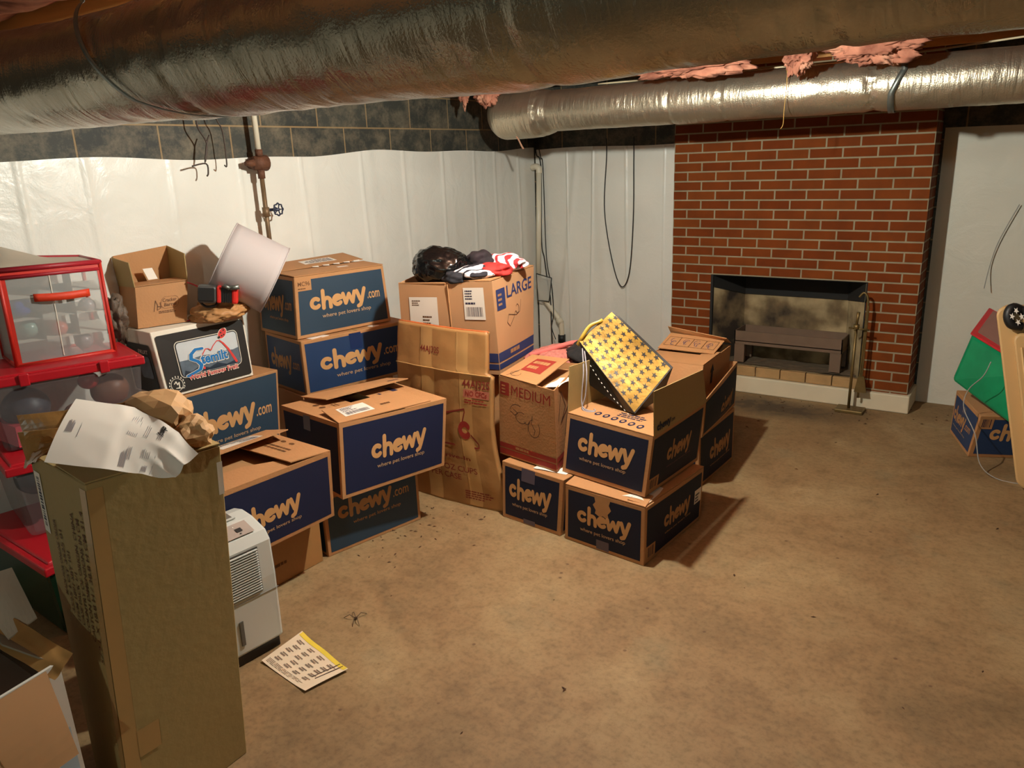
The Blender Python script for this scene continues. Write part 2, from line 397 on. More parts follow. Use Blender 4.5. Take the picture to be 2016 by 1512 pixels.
def concrete():
    mt, n, b, L = nt('stained_concrete')
    tc = n.nodes.new('ShaderNodeTexCoord')
    a = n.nodes.new('ShaderNodeTexNoise'); a.inputs['Scale'].default_value = 1.6; a.inputs['Detail'].default_value = 10; a.inputs['Roughness'].default_value = .62; a.inputs['Distortion'].default_value = .4
    L.new(tc.outputs['Object'], a.inputs[0])
    r = ramp(n, [(.28, srgb(112, 90, 58)), (.46, srgb(134, 106, 70)), (.6, srgb(146, 120, 82)), (.78, srgb(166, 142, 104))]); L.new(a.outputs[0], r.inputs[0])
    c = n.nodes.new('ShaderNodeTexNoise'); c.inputs['Scale'].default_value = 14; c.inputs['Detail'].default_value = 6; L.new(tc.outputs['Object'], c.inputs[0])
    r2 = ramp(n, [(.3, (.72, .68, .62)), (.55, (1, 1, 1))]); L.new(c.outputs[0], r2.inputs[0])
    mx = n.nodes.new('ShaderNodeMix'); mx.data_type = 'RGBA'; mx.blend_type = 'MULTIPLY'; mx.inputs[0].default_value = .6
    L.new(r.outputs[0], mx.inputs[6]); L.new(r2.outputs[0], mx.inputs[7])
    # dark spots and greenish-grey damp stains
    s = n.nodes.new('ShaderNodeTexNoise'); s.inputs['Scale'].default_value = 3.3; s.inputs['Detail'].default_value = 4; L.new(tc.outputs['Object'], s.inputs[0])
    r3 = ramp(n, [(.60, (0, 0, 0)), (.78, (1, 1, 1))]); L.new(s.outputs[0], r3.inputs[0])
    m2 = n.nodes.new('ShaderNodeMix'); m2.data_type = 'RGBA'; m2.inputs[7].default_value = srgb(116, 106, 78)
    mm = n.nodes.new('ShaderNodeMath'); mm.operation = 'MULTIPLY'; mm.inputs[1].default_value = .6
    L.new(r3.outputs[0], mm.inputs[0]); L.new(mm.outputs[0], m2.inputs[0]); L.new(mx.outputs[2], m2.inputs[6])
    sp = n.nodes.new('ShaderNodeTexVoronoi'); sp.inputs['Scale'].default_value = 7; L.new(tc.outputs['Object'], sp.inputs[0])
    r4 = ramp(n, [(.035, (1, 1, 1)), (.06, (0, 0, 0))]); L.new(sp.outputs['Distance'], r4.inputs[0])
    m3 = n.nodes.new('ShaderNodeMix'); m3.data_type = 'RGBA'; m3.inputs[7].default_value = srgb(86, 58, 34)
    m4 = n.nodes.new('ShaderNodeMath'); m4.operation = 'MULTIPLY'; m4.inputs[1].default_value = .7
    L.new(r4.outputs[0], m4.inputs[0]); L.new(m4.outputs[0], m3.inputs[0]); L.new(m2.outputs[2], m3.inputs[6])
    L.new(m3.outputs[2], b.inputs['Base Color']); setv(b, Roughness=.75)
    # fine grain and streaks
    g2_ = n.nodes.new('ShaderNodeTexNoise'); g2_.inputs['Scale'].default_value = 46; g2_.inputs['Detail'].default_value = 10; g2_.inputs['Roughness'].default_value = .7; L.new(tc.outputs['Object'], g2_.inputs[0])
    r5 = ramp(n, [(.36, (.70, .68, .64)), (.52, (1, 1, 1)), (.70, (1.12, 1.10, 1.06))]); L.new(g2_.outputs[0], r5.inputs[0])
    m5 = n.nodes.new('ShaderNodeMix'); m5.data_type = 'RGBA'; m5.blend_type = 'MULTIPLY'; m5.inputs[0].default_value = .75
    L.new(m3.outputs[2], m5.inputs[6]); L.new(r5.outputs[0], m5.inputs[7])
    # ash and dirt trodden out in front of the hearth
    mp = n.nodes.new('ShaderNodeMapping'); mp.vector_type = 'POINT'; mp.inputs['Location'].default_value = (-.85/.75, .28/.30, 0); mp.inputs['Scale'].default_value = (1/.75, 1/.30, 1)
    L.new(tc.outputs['Object'], mp.inputs[0]); gr_ = n.nodes.new('ShaderNodeTexGradient'); gr_.gradient_type = 'SPHERICAL'; L.new(mp.outputs[0], gr_.inputs[0])
    mu = n.nodes.new('ShaderNodeMath'); mu.operation = 'MULTIPLY'; L.new(gr_.outputs['Fac'], mu.inputs[0]); L.new(c.outputs[0], mu.inputs[1])
    r6 = ramp(n, [(.06, (0, 0, 0)), (.40, (1, 1, 1))]); L.new(mu.outputs[0], r6.inputs[0])
    m6 = n.nodes.new('ShaderNodeMix'); m6.data_type = 'RGBA'; m6.inputs[7].default_value = srgb(78, 64, 46); L.new(r6.outputs[0], m6.inputs[0]); L.new(m5.outputs[2], m6.inputs[6])
    L.new(m6.outputs[2], b.inputs['Base Color'])
    bp = n.nodes.new('ShaderNodeBump'); bp.inputs['Strength'].default_value = .25; bp.inputs['Distance'].default_value = .02
    L.new(a.outputs[0], bp.inputs['Height']); L.new(bp.outputs[0], b.inputs['Normal'])
    return mt
FLOOR = concrete()
mb = MB(); mb.box((XL-.2, YF-.2, -.2), (XR+.2, YB+.2, 0)); tag(mb.obj('floor', FLOOR), kind='structure')
mb = MB(); mb.box((XL-.2, YF-.2, ZC), (XR+.2, YB+.2, ZC+.1)); ceil = tag(mb.obj('ceiling', SUBF), kind='structure')
# joists run along x; undersides at 2.20
JY = [-.02-.4064*i for i in range(21)]
for y in JY:
    mb = MB(); mb.box((XL, y-.019, 2.2), (XR, y+.019, ZC)); mb.obj('joist', WOOD, ceil)

# white reinforced liner hung on the walls
def linermat(name, c, gloss):
    mt, n, b, L = nt(name)
    tc = n.nodes.new('ShaderNodeTexCoord')
    a = n.nodes.new('ShaderNodeTexNoise'); a.inputs['Scale'].default_value = 2.2; a.inputs['Detail'].default_value = 6; L.new(tc.outputs['Object'], a.inputs[0])
    r = ramp(n, [(.3, tuple(x*.9 for x in c[:3])), (.7, c[:3])]); L.new(a.outputs[0], r.inputs[0]); L.new(r.outputs[0], b.inputs['Base Color'])
    q = n.nodes.new('ShaderNodeTexNoise'); q.inputs['Scale'].default_value = 5; q.inputs['Detail'].default_value = 5; q.inputs['Distortion'].default_value = .8; L.new(tc.outputs['Object'], q.inputs[0])
    g = n.nodes.new('ShaderNodeTexNoise'); g.inputs['Scale'].default_value = 120; L.new(tc.outputs['Object'], g.inputs[0])
    ad = n.nodes.new('ShaderNodeMath'); ad.operation = 'MULTIPLY_ADD'; ad.inputs[1].default_value = .05
    L.new(g.outputs[0], ad.inputs[0]); L.new(q.outputs[0], ad.inputs[2])
    bp = n.nodes.new('ShaderNodeBump'); bp.inputs['Strength'].default_value = .5; bp.inputs['Distance'].default_value = .02
    L.new(ad.outputs[0], bp.inputs['Height']); L.new(bp.outputs[0], b.inputs['Normal']); setv(b, Roughness=gloss)
    return mt
LINER = linermat('white_wall_liner', srgb(226, 222, 212), .34)
LINER2 = linermat('white_painted_block', srgb(206, 200, 184), .6)
def liner(name, axis, a0, a1, ztop, folds, mt, nx=260, seed=0, z0=0.0, rough=1.0):
    """hanging sheet with vertical creases at the listed positions"""
    def fn(u, v):
        p = a0+(a1-a0)*u
        zt = ztop(p); z = z0+(zt-z0)*v
        d = .006+.006*noise.noise(V((p*1.6, z*.9, seed)))*rough+.0035*noise.noise(V((p*5, z*2.2, seed+5)))*rough
        for (q, wdt, hgt, lean) in folds:
            x = p-(q+lean*(zt-z)); d += hgt*math.exp(-(x/wdt)**2)
        d = max(.002, d)
        return (XL+d, p, z) if axis == 'x' else (p, YB-d, z)
    o = sheet(name, fn, nx, 60, mt, None)
    return tag(o, kind='structure')
fl = []
rnd = random.Random(3)
for q in (-4.2, -3.72, -3.44, -3.02, -2.62, -2.2, -1.72, -1.32, -.92, -.55, -.28, .05):
    fl.append((q, .008, .009, rnd.uniform(-.03, .03))); fl.append((q+.09, .03, .002, rnd.uniform(-.05, .05)))
liner('trim_1', 'x', -8.6, .29, lambda p: 1.735+.008*math.sin(p*3.1)+.006*math.sin(p*7)+.012*max(0, min(1, (p+2.1)/.5)), fl, LINER, 700, 1)
fl = [(-1.05, .006, .01, .01), (-.8, .01, .012, -.03), (-.77, .05, .01, .06), (-.52, .01, .007, .01), (-.2, .006, .006, 0), (-.95, .03, .012, -.12)]
liner('trim_2', 'y', -1.35, -.005, lambda p: 1.742+.006*math.sin(p*5), fl, LINER, 240, 2, rough=1.6)
liner('trim_3', 'y', 1.64, 4.69, lambda p: 1.757+.002*math.sin(p*5), [(2.6, .01, .006, 0), (3.4, .01, .006, 0)], LINER2, 160, 3, rough=.6)

# ------------------------------------------------------------------ light bulbs
def bulb(name, label, p, e, colr):
    root = thing(name, label, 'light')
    mb = MB(); mb.tube([(p[0], p[1], 2.2), (p[0], p[1], 2.175)], .055, 20); mb.tube([(p[0], p[1], 2.175), (p[0], p[1], p[2]+.04)], [.03, .022], 16)
    mb.obj('lamp_holder', WHITE, root, smooth=False)
    mt, n, b, L = nt('lit_bulb_glass'); n.nodes.remove(b)
    em = n.nodes.new('ShaderNodeEmission'); em.inputs[0].default_value = (*colr, 1); em.inputs[1].default_value = e
    L.new(em.outputs[0], n.nodes['Material Output'].inputs[0])
    bm = bmesh.new(); bmesh.ops.create_uvsphere(bm, u_segments=12, v_segments=8, radius=.032)
    for v in bm.verts:
        if v.co.z > 0: v.co.z *= 1.35; v.co.x *= 1-.25*v.co.z/.04; v.co.y *= 1-.25*v.co.z/.04
        v.co += V(p)
    me = bpy.data.meshes.new('bulb'); bm.to_mesh(me); bm.free(); me.materials.append(mt)
    for q in me.polygons: q.use_smooth = True
    link(bpy.data.objects.new('bulb', me), root)
    if p[2] < 2.06:
        mb = MB(); mb.tube([(p[0], p[1], 2.175), (p[0], p[1], p[2]+.03)], .006, 6); mb.obj('flex', BLACK_RUB, root)
    recentre(root)
bulb('ceiling_bulb', 'bare lit bulb in a ceiling socket between the two foil ducts', BULB_A, BULB_A_E, BULB_A_COL)
bulb('ceiling_bulb', 'added unseen fill bulb in a ceiling socket at the near end of the room', BULB_B, FILL_BULB_E, FILL_BULB_COL)

# ------------------------------------------------------------------ ducts
def foilmat(name, col, rough, bump, sx):
    mt, n, b, L = nt(name)
    tc = n.nodes.new('ShaderNodeTexCoord'); mp = n.nodes.new('ShaderNodeMapping'); mp.inputs['Scale'].default_value = (sx, 6, 6)
    L.new(tc.outputs['Object'], mp.inputs[0])
    a = n.nodes.new('ShaderNodeTexNoise'); a.inputs['Scale'].default_value = 1; a.inputs['Detail'].default_value = 5; a.inputs['Distortion'].default_value = .6; L.new(mp.outputs[0], a.inputs[0])
    f = n.nodes.new('ShaderNodeTexNoise'); f.inputs['Scale'].default_value = 150; L.new(tc.outputs['Object'], f.inputs[0])
    d = n.nodes.new('ShaderNodeTexNoise'); d.inputs['Scale'].default_value = 3; d.inputs['Detail'].default_value = 8; L.new(tc.outputs['Object'], d.inputs[0])
    r = ramp(n, [(.3, tuple(c*.62 for c in col[:3])), (.65, col[:3])]); L.new(d.outputs[0], r.inputs[0]); L.new(r.outputs[0], b.inputs['Base Color'])
    ad = n.nodes.new('ShaderNodeMath'); ad.operation = 'MULTIPLY_ADD'; ad.inputs[1].default_value = .22; L.new(f.outputs[0], ad.inputs[0]); L.new(a.outputs[0], ad.inputs[2])
    bp = n.nodes.new('ShaderNodeBump'); bp.inputs['Strength'].default_value = bump; bp.inputs['Distance'].default_value = .01
    L.new(ad.outputs[0], bp.inputs['Height']); L.new(bp.outputs[0], b.inputs['Normal'])
    rr = ramp(n, [(.3, (rough+.12,)*3), (.7, (rough,)*3)]); L.new(d.outputs[0], rr.inputs[0]); L.new(rr.outputs[0], b.inputs['Roughness'])
    setv(b, Metallic=.88)
    return mt
FOIL1 = foilmat('dull_foil_wrap', srgb(176, 168, 150), .20, .5, 26)
FOIL2 = foilmat('bright_foil_wrap', srgb(214, 202, 178), .27, .55, 40)
def duct(name, label, x0, x1, cfn, rfn, mt, nx, na=72, seed=0, rough=.004, rings=(), capL=False):
    root = thing(name, label, 'duct')
    vs_ = []; fs = []
    for i in range(nx+1):
        x = x0+(x1-x0)*i/nx; cy, cz = cfn(x); r = rfn(x)
        for k in range(na):
            a = 2*math.pi*k/na; c, s = math.cos(a), math.sin(a)
            w_ = 1-2*abs(noise.noise(V((x*7+.6*noise.noise(V((a*3, x*4, 1))), c*1.3, s*1.3+seed))))
            d = rough*(w_-.5)+rough*1.6*noise.noise(V((x*2.5, c*1.5, s*1.5+seed)))
            for (q, wd, dp) in rings:
                g = math.exp(-((x-q)/wd)**2); d += -dp*g+dp*.7*g*noise.noise(V((x*30, c*9, s*9)))*1.4
            vs_.append((x, cy+(r+d)*c, cz+(r+d)*s))
    for i in range(nx):
        for k in range(na):
            k2 = (k+1) % na; fs.append((i*na+k, (i+1)*na+k, (i+1)*na+k2, i*na+k2))
    if capL: fs.append(tuple(range(na)))
    mobj('foil_wrap', vs_, fs, mt, root, smooth=True)
    return root
def interp(k, x):
    if x <= k[0][0]: return k[0][1]
    for (a, p), (b_, q) in zip(k, k[1:]):
        if x <= b_: t = (x-a)/(b_-a); t = t*t*(3-2*t); return p+(q-p)*t
    return k[-1][1]
DZ = [(-1.3, .014), (-.25, -.010), (.4, -.010), (.85, -.009), (1.27, -.012), (1.7, .004), (2.2, .008)]
DR = [(-1.3, .002), (-.55, -.006), (-.1, -.012), (.3, -.004), (.9, .0), (1.6, .002)]
d1 = duct('insulated_duct', 'large dull foil wrapped duct crossing the ceiling nearest the camera', XL+.01, XR-.02,
          lambda x: (-3.93, 1.982+interp(DZ, x)), lambda x: .168+interp(DR, x), FOIL1, 620, 84, 3, .0035,
          rings=((.32, .03, .006), (1.38, .012, .004), (1.92, .012, .005), (2.5, .015, .004)))
def strap(parent, cy, cz, r, pts, wd):
    """hanger strap wrapped round a duct; pts = (angle, x) pairs, first and last end run up to the joists"""
    vs_ = []
    def put(p): vs_.extend([p+V((-wd/2, 0, 0)), p+V((wd/2, 0, 0))])
    a0, x0 = pts[0]; p = V((x0, cy+(r+.004)*math.cos(math.radians(a0)), 0)); put(V((x0-.02, p.y, 2.2)))
    for (a0, x0), (a1, x1) in zip(pts, pts[1:]):
        for i in range(12):
            t = i/12; a = math.radians(a0+(a1-a0)*t); put(V((x0+(x1-x0)*t, cy+(r+.004)*math.cos(a), cz+(r+.004)*math.sin(a))))
    a1, x1 = pts[-1]; p = V((x1, cy+(r+.004)*math.cos(math.radians(a1)), 0)); put(V((x1, p.y, cz+(r+.004)*math.sin(math.radians(a1))))); put(V((x1, p.y, 2.2)))
    n = len(vs_)//2
    o = mobj('hanger_strap', vs_, [(2*i, 2*i+1, 2*i+3, 2*i+2) for i in range(n-1)], STEEL, parent, smooth=True)
    md = o.modifiers.new('s', 'SOLIDIFY'); md.thickness = .0015; md.offset = 0
strap(d1, -3.93, 1.984, .174, [(118, -.11), (180, .03), (225, .14), (270, .38), (340, .62)], .022)
recentre(d1)
def r2(x):
    r = .129+.002*math.sin(x*4)
    if x < -.86: r = .129+.028*min(1, max(0, (-.60-x)/.1))
    elif x < -.55: r = .129+.028*max(0, min(1, (-.55-x)/.08))
    if x < -.92:
        t = min(1, (-.92-x)/.125); r = (.157)*math.sqrt(max(0.0, 1-t*t*.93))
    return r
d2 = duct('insulated_duct', 'slimmer bright foil duct along the fireplace wall with a rounded taped elbow end', -1.045, XR-.02,
          lambda x: (-.72, 1.962+(.004 if x > -.55 else -.002)), r2, FOIL2, 760, 72, 9, .0022,
          rings=((-.62, .03, .008), (.30, .012, .006), (1.40, .03, .009), (2.3, .03, .008), (.62, .015, .004)), capL=True)
mb = MB(); mb.tube(smooth_path([(-.86, -.70, 2.05), (-.90, -.66, 2.12), (-.90, -.65, 2.18)], 6), .13, 24, cap=False); mb.obj('elbow_riser', FOIL2, d2, smooth=True)
strap(d2, -.72, 1.962, .131, [(150, 1.55), (200, 1.50), (270, 1.49), (350, 1.49)], .03)
recentre(d2)

# ------------------------------------------------------------------ pink insulation between the joists
def pinkmat():
    mt, n, b, L = nt('pink_fibreglass')
    tc = n.nodes.new('ShaderNodeTexCoord'); a = n.nodes.new('ShaderNodeTexNoise'); a.inputs['Scale'].default_value = 9; a.inputs['Detail'].default_value = 8; L.new(tc.outputs['Object'], a.inputs[0])
    r = ramp(n, [(.3, srgb(120, 66, 50)), (.55, srgb(190, 124, 98)), (.75, srgb(214, 162, 132))]); L.new(a.outputs[0], r.inputs[0]); L.new(r.outputs[0], b.inputs['Base Color'])
    f = n.nodes.new('ShaderNodeTexNoise'); f.inputs['Scale'].default_value = 90; f.inputs['Detail'].default_value = 6; L.new(tc.outputs['Object'], f.inputs[0])
    bp = n.nodes.new('ShaderNodeBump'); bp.inputs['Strength'].default_value = .8; L.new(f.outputs[0], bp.inputs['Height']); L.new(bp.outputs[0], b.inputs['Normal']); setv(b, Roughness=.95)
    return mt
PINK = pinkmat()
def batt(y0, y1, seed, sag, label):
    def fn(u, v):
        x = XL+.03+(XR-XL-.06)*u; y = y0+(y1-y0)*v
        z = 2.27-sag*math.sin(math.pi*v)*(.55+.8*noise.noise(V((x*1.4, seed, 0))))+.03*noise.noise(V((x*6, y*8, seed)))
        return (x, y, max(2.235, z))
    o = sheet('insulation_batt', fn, 160, 8, PINK, None, th=.0)
    md = o.modifiers.new('s', 'SOLIDIFY'); md.thickness = .12; md.offset = 1
    return tag(o, label, 'insulation', 'pink insulation batts between the joists')
for i in range(len(JY)-1):
    batt(JY[i+1]+.02, JY[i]-.02, i*3.1, .04, 'pink fibreglass insulation batt fitted between two ceiling joists')
def tuft(label, c, size, seed, hang=.0):
    o = crumple('loose_insulation', c, size, PINK, None, seed, .6, 4.2, 5, None, True)
    return tag(o, label, 'insulation', None)
tuft('torn tuft of pink insulation hanging left of the bright duct end', (-.90, -.98, 2.115), (.095, .06, .10), 1)
tuft('small brown tip of insulation drooping furthest left below the big duct', (-1.09, -.98, 2.12), (.032, .04, .10), 2)
tuft('long frilly strip of pink insulation drooping at the middle of the bright duct', (.46, -1.0, 2.16), (.36, .05, .085), 3)
tuft('pink insulation flap hanging over the duct beside the dangling straw', (1.08, -.99, 2.14), (.07, .05, .10), 4)
tuft('large ragged pink insulation clump above the fireplace end of the bright duct', (1.42, -.99, 2.15), (.23, .05, .09), 5)

# straw / twine hanging over the bright duct
mb = MB(); mb.tube(smooth_path([(.985, -.88, 2.16), (.99, -.87, 2.0), (.985, -.875, 1.87), (.98, -.86, 1.80), (.968, -.86, 1.775)], 6), [.0018]*25, 6)
tag(mb.obj('dangling_straw', mat('straw', srgb(206, 160, 84), .7), None, True), 'thin yellow straw dangling in front of the bright duct', 'straw')
mb = MB(); mb.tube(smooth_path([(-.78, -.83, 1.815), (-.765, -.83, 1.80), (-.74, -.83, 1.755), (-.725, -.83, 1.735)], 5), .006, 6)
tag(mb.obj('torn_foil_tail', mat('torn_foil', srgb(176, 130, 104), .5), None, True), 'torn strip hanging from the rounded end of the bright duct', 'strip')
# pale cable running over the bright duct
mb = MB(); mb.tube(smooth_path([(-.3, -.57, 2.12), (.6, -.58, 2.115), (1.5, -.6, 2.12), (2.6, -.62, 2.17), (4.0, -.6, 2.195)], 8), .005, 8)
tag(mb.obj('ceiling_cable', mat('cable_jacket', srgb(214, 196, 160), .5), None, True), 'pale electrical cable running along the top of the bright duct', 'cable')

# ------------------------------------------------------------------ fireplace
def brickmat():
    mt, n, b, L = nt('red_brick')
    uv = n.nodes.new('ShaderNodeTexCoord')
    br = n.nodes.new('ShaderNodeTexBrick'); br.inputs['Scale'].default_value = 1
    br.inputs['Brick Width'].default_value = .2032; br.inputs['Row Height'].default_value = .064; br.inputs['Mortar Size'].default_value = .0060; br.inputs['Mortar Smooth'].default_value = .25
    br.inputs['Bias'].default_value = -.1
    br.inputs['Color1'].default_value = srgb(110, 48, 10); br.inputs['Color2'].default_value = srgb(122, 60, 18); br.inputs['Mortar'].default_value = srgb(150, 136, 110)
    L.new(uv.outputs['UV'], br.inputs[0])
    no = n.nodes.new('ShaderNodeTexNoise'); no.inputs['Scale'].default_value = 7; no.inputs['Detail'].default_value = 9; L.new(uv.outputs['UV'], no.inputs[0])
    r = ramp(n, [(.3, (.74, .72, .70)), (.6, (1, 1, 1)), (.85, (1.0, .98, .95))]); L.new(no.outputs[0], r.inputs[0])
    mx = n.nodes.new('ShaderNodeMix'); mx.data_type = 'RGBA'; mx.blend_type = 'MULTIPLY'; mx.inputs[0].default_value = .8
    L.new(br.outputs[0], mx.inputs[6]); L.new(r.outputs[0], mx.inputs[7]); L.new(mx.outputs[2], b.inputs['Base Color']); setv(b, Roughness=.85); b.inputs['Specular IOR Level'].default_value = .2
    n2 = n.nodes.new('ShaderNodeTexNoise'); n2.inputs['Scale'].default_value = 90; L.new(uv.outputs['UV'], n2.inputs[0])
    ad = n.nodes.new('ShaderNodeMath'); ad.operation = 'MULTIPLY_ADD'; ad.inputs[1].default_value = -.15; L.new(n2.outputs[0], ad.inputs[0]); L.new(br.outputs['Fac'], ad.inputs[2])
    bp = n.nodes.new('ShaderNodeBump'); bp.inputs['Strength'].default_value = .7; bp.inputs['Distance'].default_value = .006; bp.invert = True
    L.new(ad.outputs[0], bp.inputs['Height']); L.new(bp.outputs[0], b.inputs['Normal'])
    return mt
BRICK = brickmat()
fp = thing('brick_fireplace', 'red brick chimney breast with an open firebox on a white plinth', 'fireplace')
X1 = 1.6256; FX0, FX1, FZ0, FZ1 = .297, 1.332, .19, .832
mb = MB()
mb.box((0, 0, .118), (FX0, .29, FZ1)); mb.box((FX1, 0, .118), (X1, .29, FZ1)); mb.box((0, 0, FZ1), (X1, .29, 2.43))
def buv(c, n_):
    u = c.x if abs(n_.y) > .5 or abs(n_.z) > .5 else X1+c.y
    return (u+20*.2032, c.z-1.7306+50*.064)
mobj('chimney_breast', mb.v, mb.f, BRICK, fp, uv=buv)
def sootmat():
    mt, n, b, L = nt('sooty_firebrick')
    uv = n.nodes.new('ShaderNodeTexCoord')
    no = n.nodes.new('ShaderNodeTexNoise'); no.inputs['Scale'].default_value = 3.4; no.inputs['Detail'].default_value = 7; L.new(uv.outputs['Object'], no.inputs[0])
    r = ramp(n, [(.36, srgb(44, 34, 24)), (.47, srgb(110, 92, 64)), (.6, srgb(170, 150, 112)), (.8, srgb(190, 168, 126))]); L.new(no.outputs[0], r.inputs[0]); L.new(r.outputs[0], b.inputs['Base Color']); setv(b, Roughness=.9)
    return mt
SOOT = sootmat()
mb = MB()
a = .36; yf, yb = .012, .285
q = [(FX0+.01, yf, FZ0), (FX1-.01, yf, FZ0), (FX1-.16, yb, FZ0), (FX0+.16, yb, FZ0)]
for i, j in ((3, 2), (0, 3), (2, 1)):
    p, r_ = V(q[i]), V(q[j]); mb.add([p, r_, r_+V((0, 0, .63)), p+V((0, 0, .63))], [(0, 1, 2, 3)])
mb.add([V(t) for t in q], [(0, 1, 2, 3)])
mb.obj('firebox_lining', SOOT, fp)
mb = MB()
q2 = [(FX0+.012, yf, .61), (FX1-.012, yf, .61), (FX1-.165, yb-.01, .66), (FX0+.165, yb-.01, .66)]
mb.hexa([q2[3], q2[2], (FX1-.1, yb+.01, .66), (FX0+.1, yb+.01, .66), (FX0+.165, yb-.02, .84), (FX1-.165, yb-.02, .84), (FX1-.1, yb+.01, .84), (FX0+.1, yb+.01, .84)])
mb.add([(FX0+.014, yf, .74), (FX0+.164, yb-.012, .66), (FX0+.164, yb-.012, .84), (FX0+.014, yf, .84)], [(0, 1, 2, 3)]); mb.add([(FX1-.014, yf, .70), (FX1-.164, yb-.012, .66), (FX1-.164, yb-.012, .84), (FX1-.014, yf, .84)], [(0, 1, 2, 3)])
mb.obj('smoke_throat', mat('soot_shade_black', srgb(18, 16, 14), .8), fp)  # black panels paint in soot and the shade of the opening above
mb = MB(); mb.box((FX0, .001, FZ1-.005), (FX1, .28, FZ1+.001)); mb.box((FX0-.001, -.002, .2), (FX0+.016, .03, FZ1)); mb.box((FX1-.008, .0, .2), (FX1+.001, .03, FZ1))
mb.obj('steel_lintel', mat('soot_shade_black', srgb(18, 16, 14), .8), fp)
mb = MB(); mb.box((-.0, -.035, 0), (X1+.02, .30, .118)); mb.obj('plinth', mat('painted_plinth', srgb(206, 192, 164), .7, .12, 5), fp, bevel=.008)
SB = mat('firebrick_sill', srgb(166, 130, 84), .85, .3, 12, .5, 40)
for i in range(6):
    x = FX0+.01+i*.172; mb = MB(); mb.box((x, -.012, .12), (min(x+.167, FX1-.01), .10, .188)); mb.obj('sill_brick', SB, fp, bevel=.004)
recentre(fp)
ash = sheet('ash_bed', lambda u, v: (FX0+.03+(FX1-FX0-.06)*u, .02+.23*v, .194+.014*abs(noise.noise(V((u*14, v*6, 3))))), 60, 14, mat('grey_ash', srgb(96, 80, 60), .95, .5, 24), None)
tag(ash, 'grey ash and debris spread across the firebox floor', 'ash', kind='stuff')
# welded steel grate tray
gr = thing('fire_grate', 'brown steel fire tray on square legs standing inside the firebox', 'grate')
RST = mat('brown_steel', srgb(104, 82, 64), .6, .2, 12)
tx0, tx1, ty0, ty1, tz0, tz1 = .475, 1.205, .03, .26, .338, .435
mb = MB()
mb.box((tx0, ty0, tz0), (tx1, ty0+.006, tz1)); mb.box((tx0, ty1-.006, tz0), (tx1, ty1, tz1)); mb.box((tx0, ty0, tz0), (tx0+.006, ty1, tz1)); mb.box((tx1-.006, ty0, tz0), (tx1, ty1, tz1))
mb.box((tx0, ty0, tz0+.02), (tx1, ty1, tz0+.026)); mb.obj('tray', RST, gr)
for x in (tx0+.002, tx1-.075):
    for y in (ty0+.004, ty1-.05):
        mb = MB(); mb.box((x, y, .205), (x+.07, y+.03, tz0)); mb.obj('leg', RST, gr)
recentre(gr)
# fireplace tool stand
ts = thing('fireplace_tool_stand', 'rusty brass fireplace tool stand with square base before the plinth', 'tool stand')
BRS = mat('tarnished_brass', srgb(120, 98, 58), .45, .3, 20, metal=.6)
mb = MB(); bx, by = 1.315, -.13; mb.box((bx-.085, by-.06, .001), (bx+.085, by+.06, .022)); mb.obj('base', BRS, ts, bevel=.004)
mb = MB(); mb.tube([(bx-.01, by, .02), (bx-.005, by, .56)], .009, 10); mb.tube([(bx-.005, by, .55), (bx-.005, by, .58)], .018, 10); mb.tube([(bx-.005, by, .58), (bx, by, .66)], [.007, .011], 10); mb.obj('pole', BRS, ts, True)
mb = MB(); mb.tube([(bx-.05, by, .555), (bx+.07, by, .55)], .006, 8); mb.tube([(bx-.005, by-.05, .555), (bx-.005, by+.05, .555)], .006, 8); mb.obj('cross_arm', BRS, ts, True)
mb = MB(); mb.tube(smooth_path([(bx+.035, by+.03, .09), (bx+.04, by+.03, .5), (bx+.045, by+.03, .72), (bx+.02, by+.03, .78), (bx-.01, by+.03, .75)], 6), .007, 8); mb.obj('poker', BRS, ts, True)
mb = MB(); mb.tube([(bx+.05, by+.02, .22), (bx+.052, by+.02, .70)], .006, 8)
mb.hexa([(bx+.01, by+.015, .13), (bx+.085, by+.015, .13), (bx+.085, by+.03, .13), (bx+.01, by+.03, .13), (bx+.03, by+.012, .24), (bx+.065, by+.012, .24), (bx+.065, by+.026, .24), (bx+.03, by+.026, .24)]); mb.obj('shovel', BRS, ts)
recentre(ts)

# ------------------------------------------------------------------ pipes, valve, cables on the walls
vp = thing('water_supply_pipe', 'rusty cast iron fitting and pipe with round shutoff valve on left wall', 'pipe')
px, py = -1.28, -2.545
mb = MB(); mb.tube([(px, py-.01, 2.43), (px, py+.0, 1.77)], .0145, 14); mb.obj('upper_pipe', PVC, vp, True)
mb = MB(); mb.tube([(px, py, 1.77), (px, py, 1.735)], .02, 12); mb.tube([(px-.01, py-.035, 1.70), (px-.01, py+.045, 1.70)], [.036, .042], 16); mb.tube([(px-.01, py-.085, 1.70), (px-.01, py-.03, 1.70)], [.012, .024], 10)
mb.tube([(px-.085, py, 1.70), (px-.02, py, 1.70)], .03, 12); mb.tube([(px, py, 1.665), (px, py, 1.62)], .019, 12); mb.obj('cast_tee', RUST, vp, True)
mb = MB(); mb.tube([(px, py, 1.63), (px, py, 1.10)], .0125, 12); mb.tube([(px, py, 1.47), (px, py, 1.42)], .02, 10); mb.obj('lower_pipe', mat('grimy_galvanised', srgb(120, 96, 70), .55, .4, 14, metal=.5), vp, True)
mb = MB(); hx = px+.035
for k in range(16):
    a0, a1 = 2*math.pi*k/16, 2*math.pi*(k+1)/16
    r0 = .031+.003*math.cos(a0*8); r1 = .031+.003*math.cos(a1*8)
    mb.tube([(hx, py+.055+r0*math.cos(a0), 1.455+r0*math.sin(a0)), (hx, py+.055+r1*math.cos(a1), 1.455+r1*math.sin(a1))], .0042, 6)
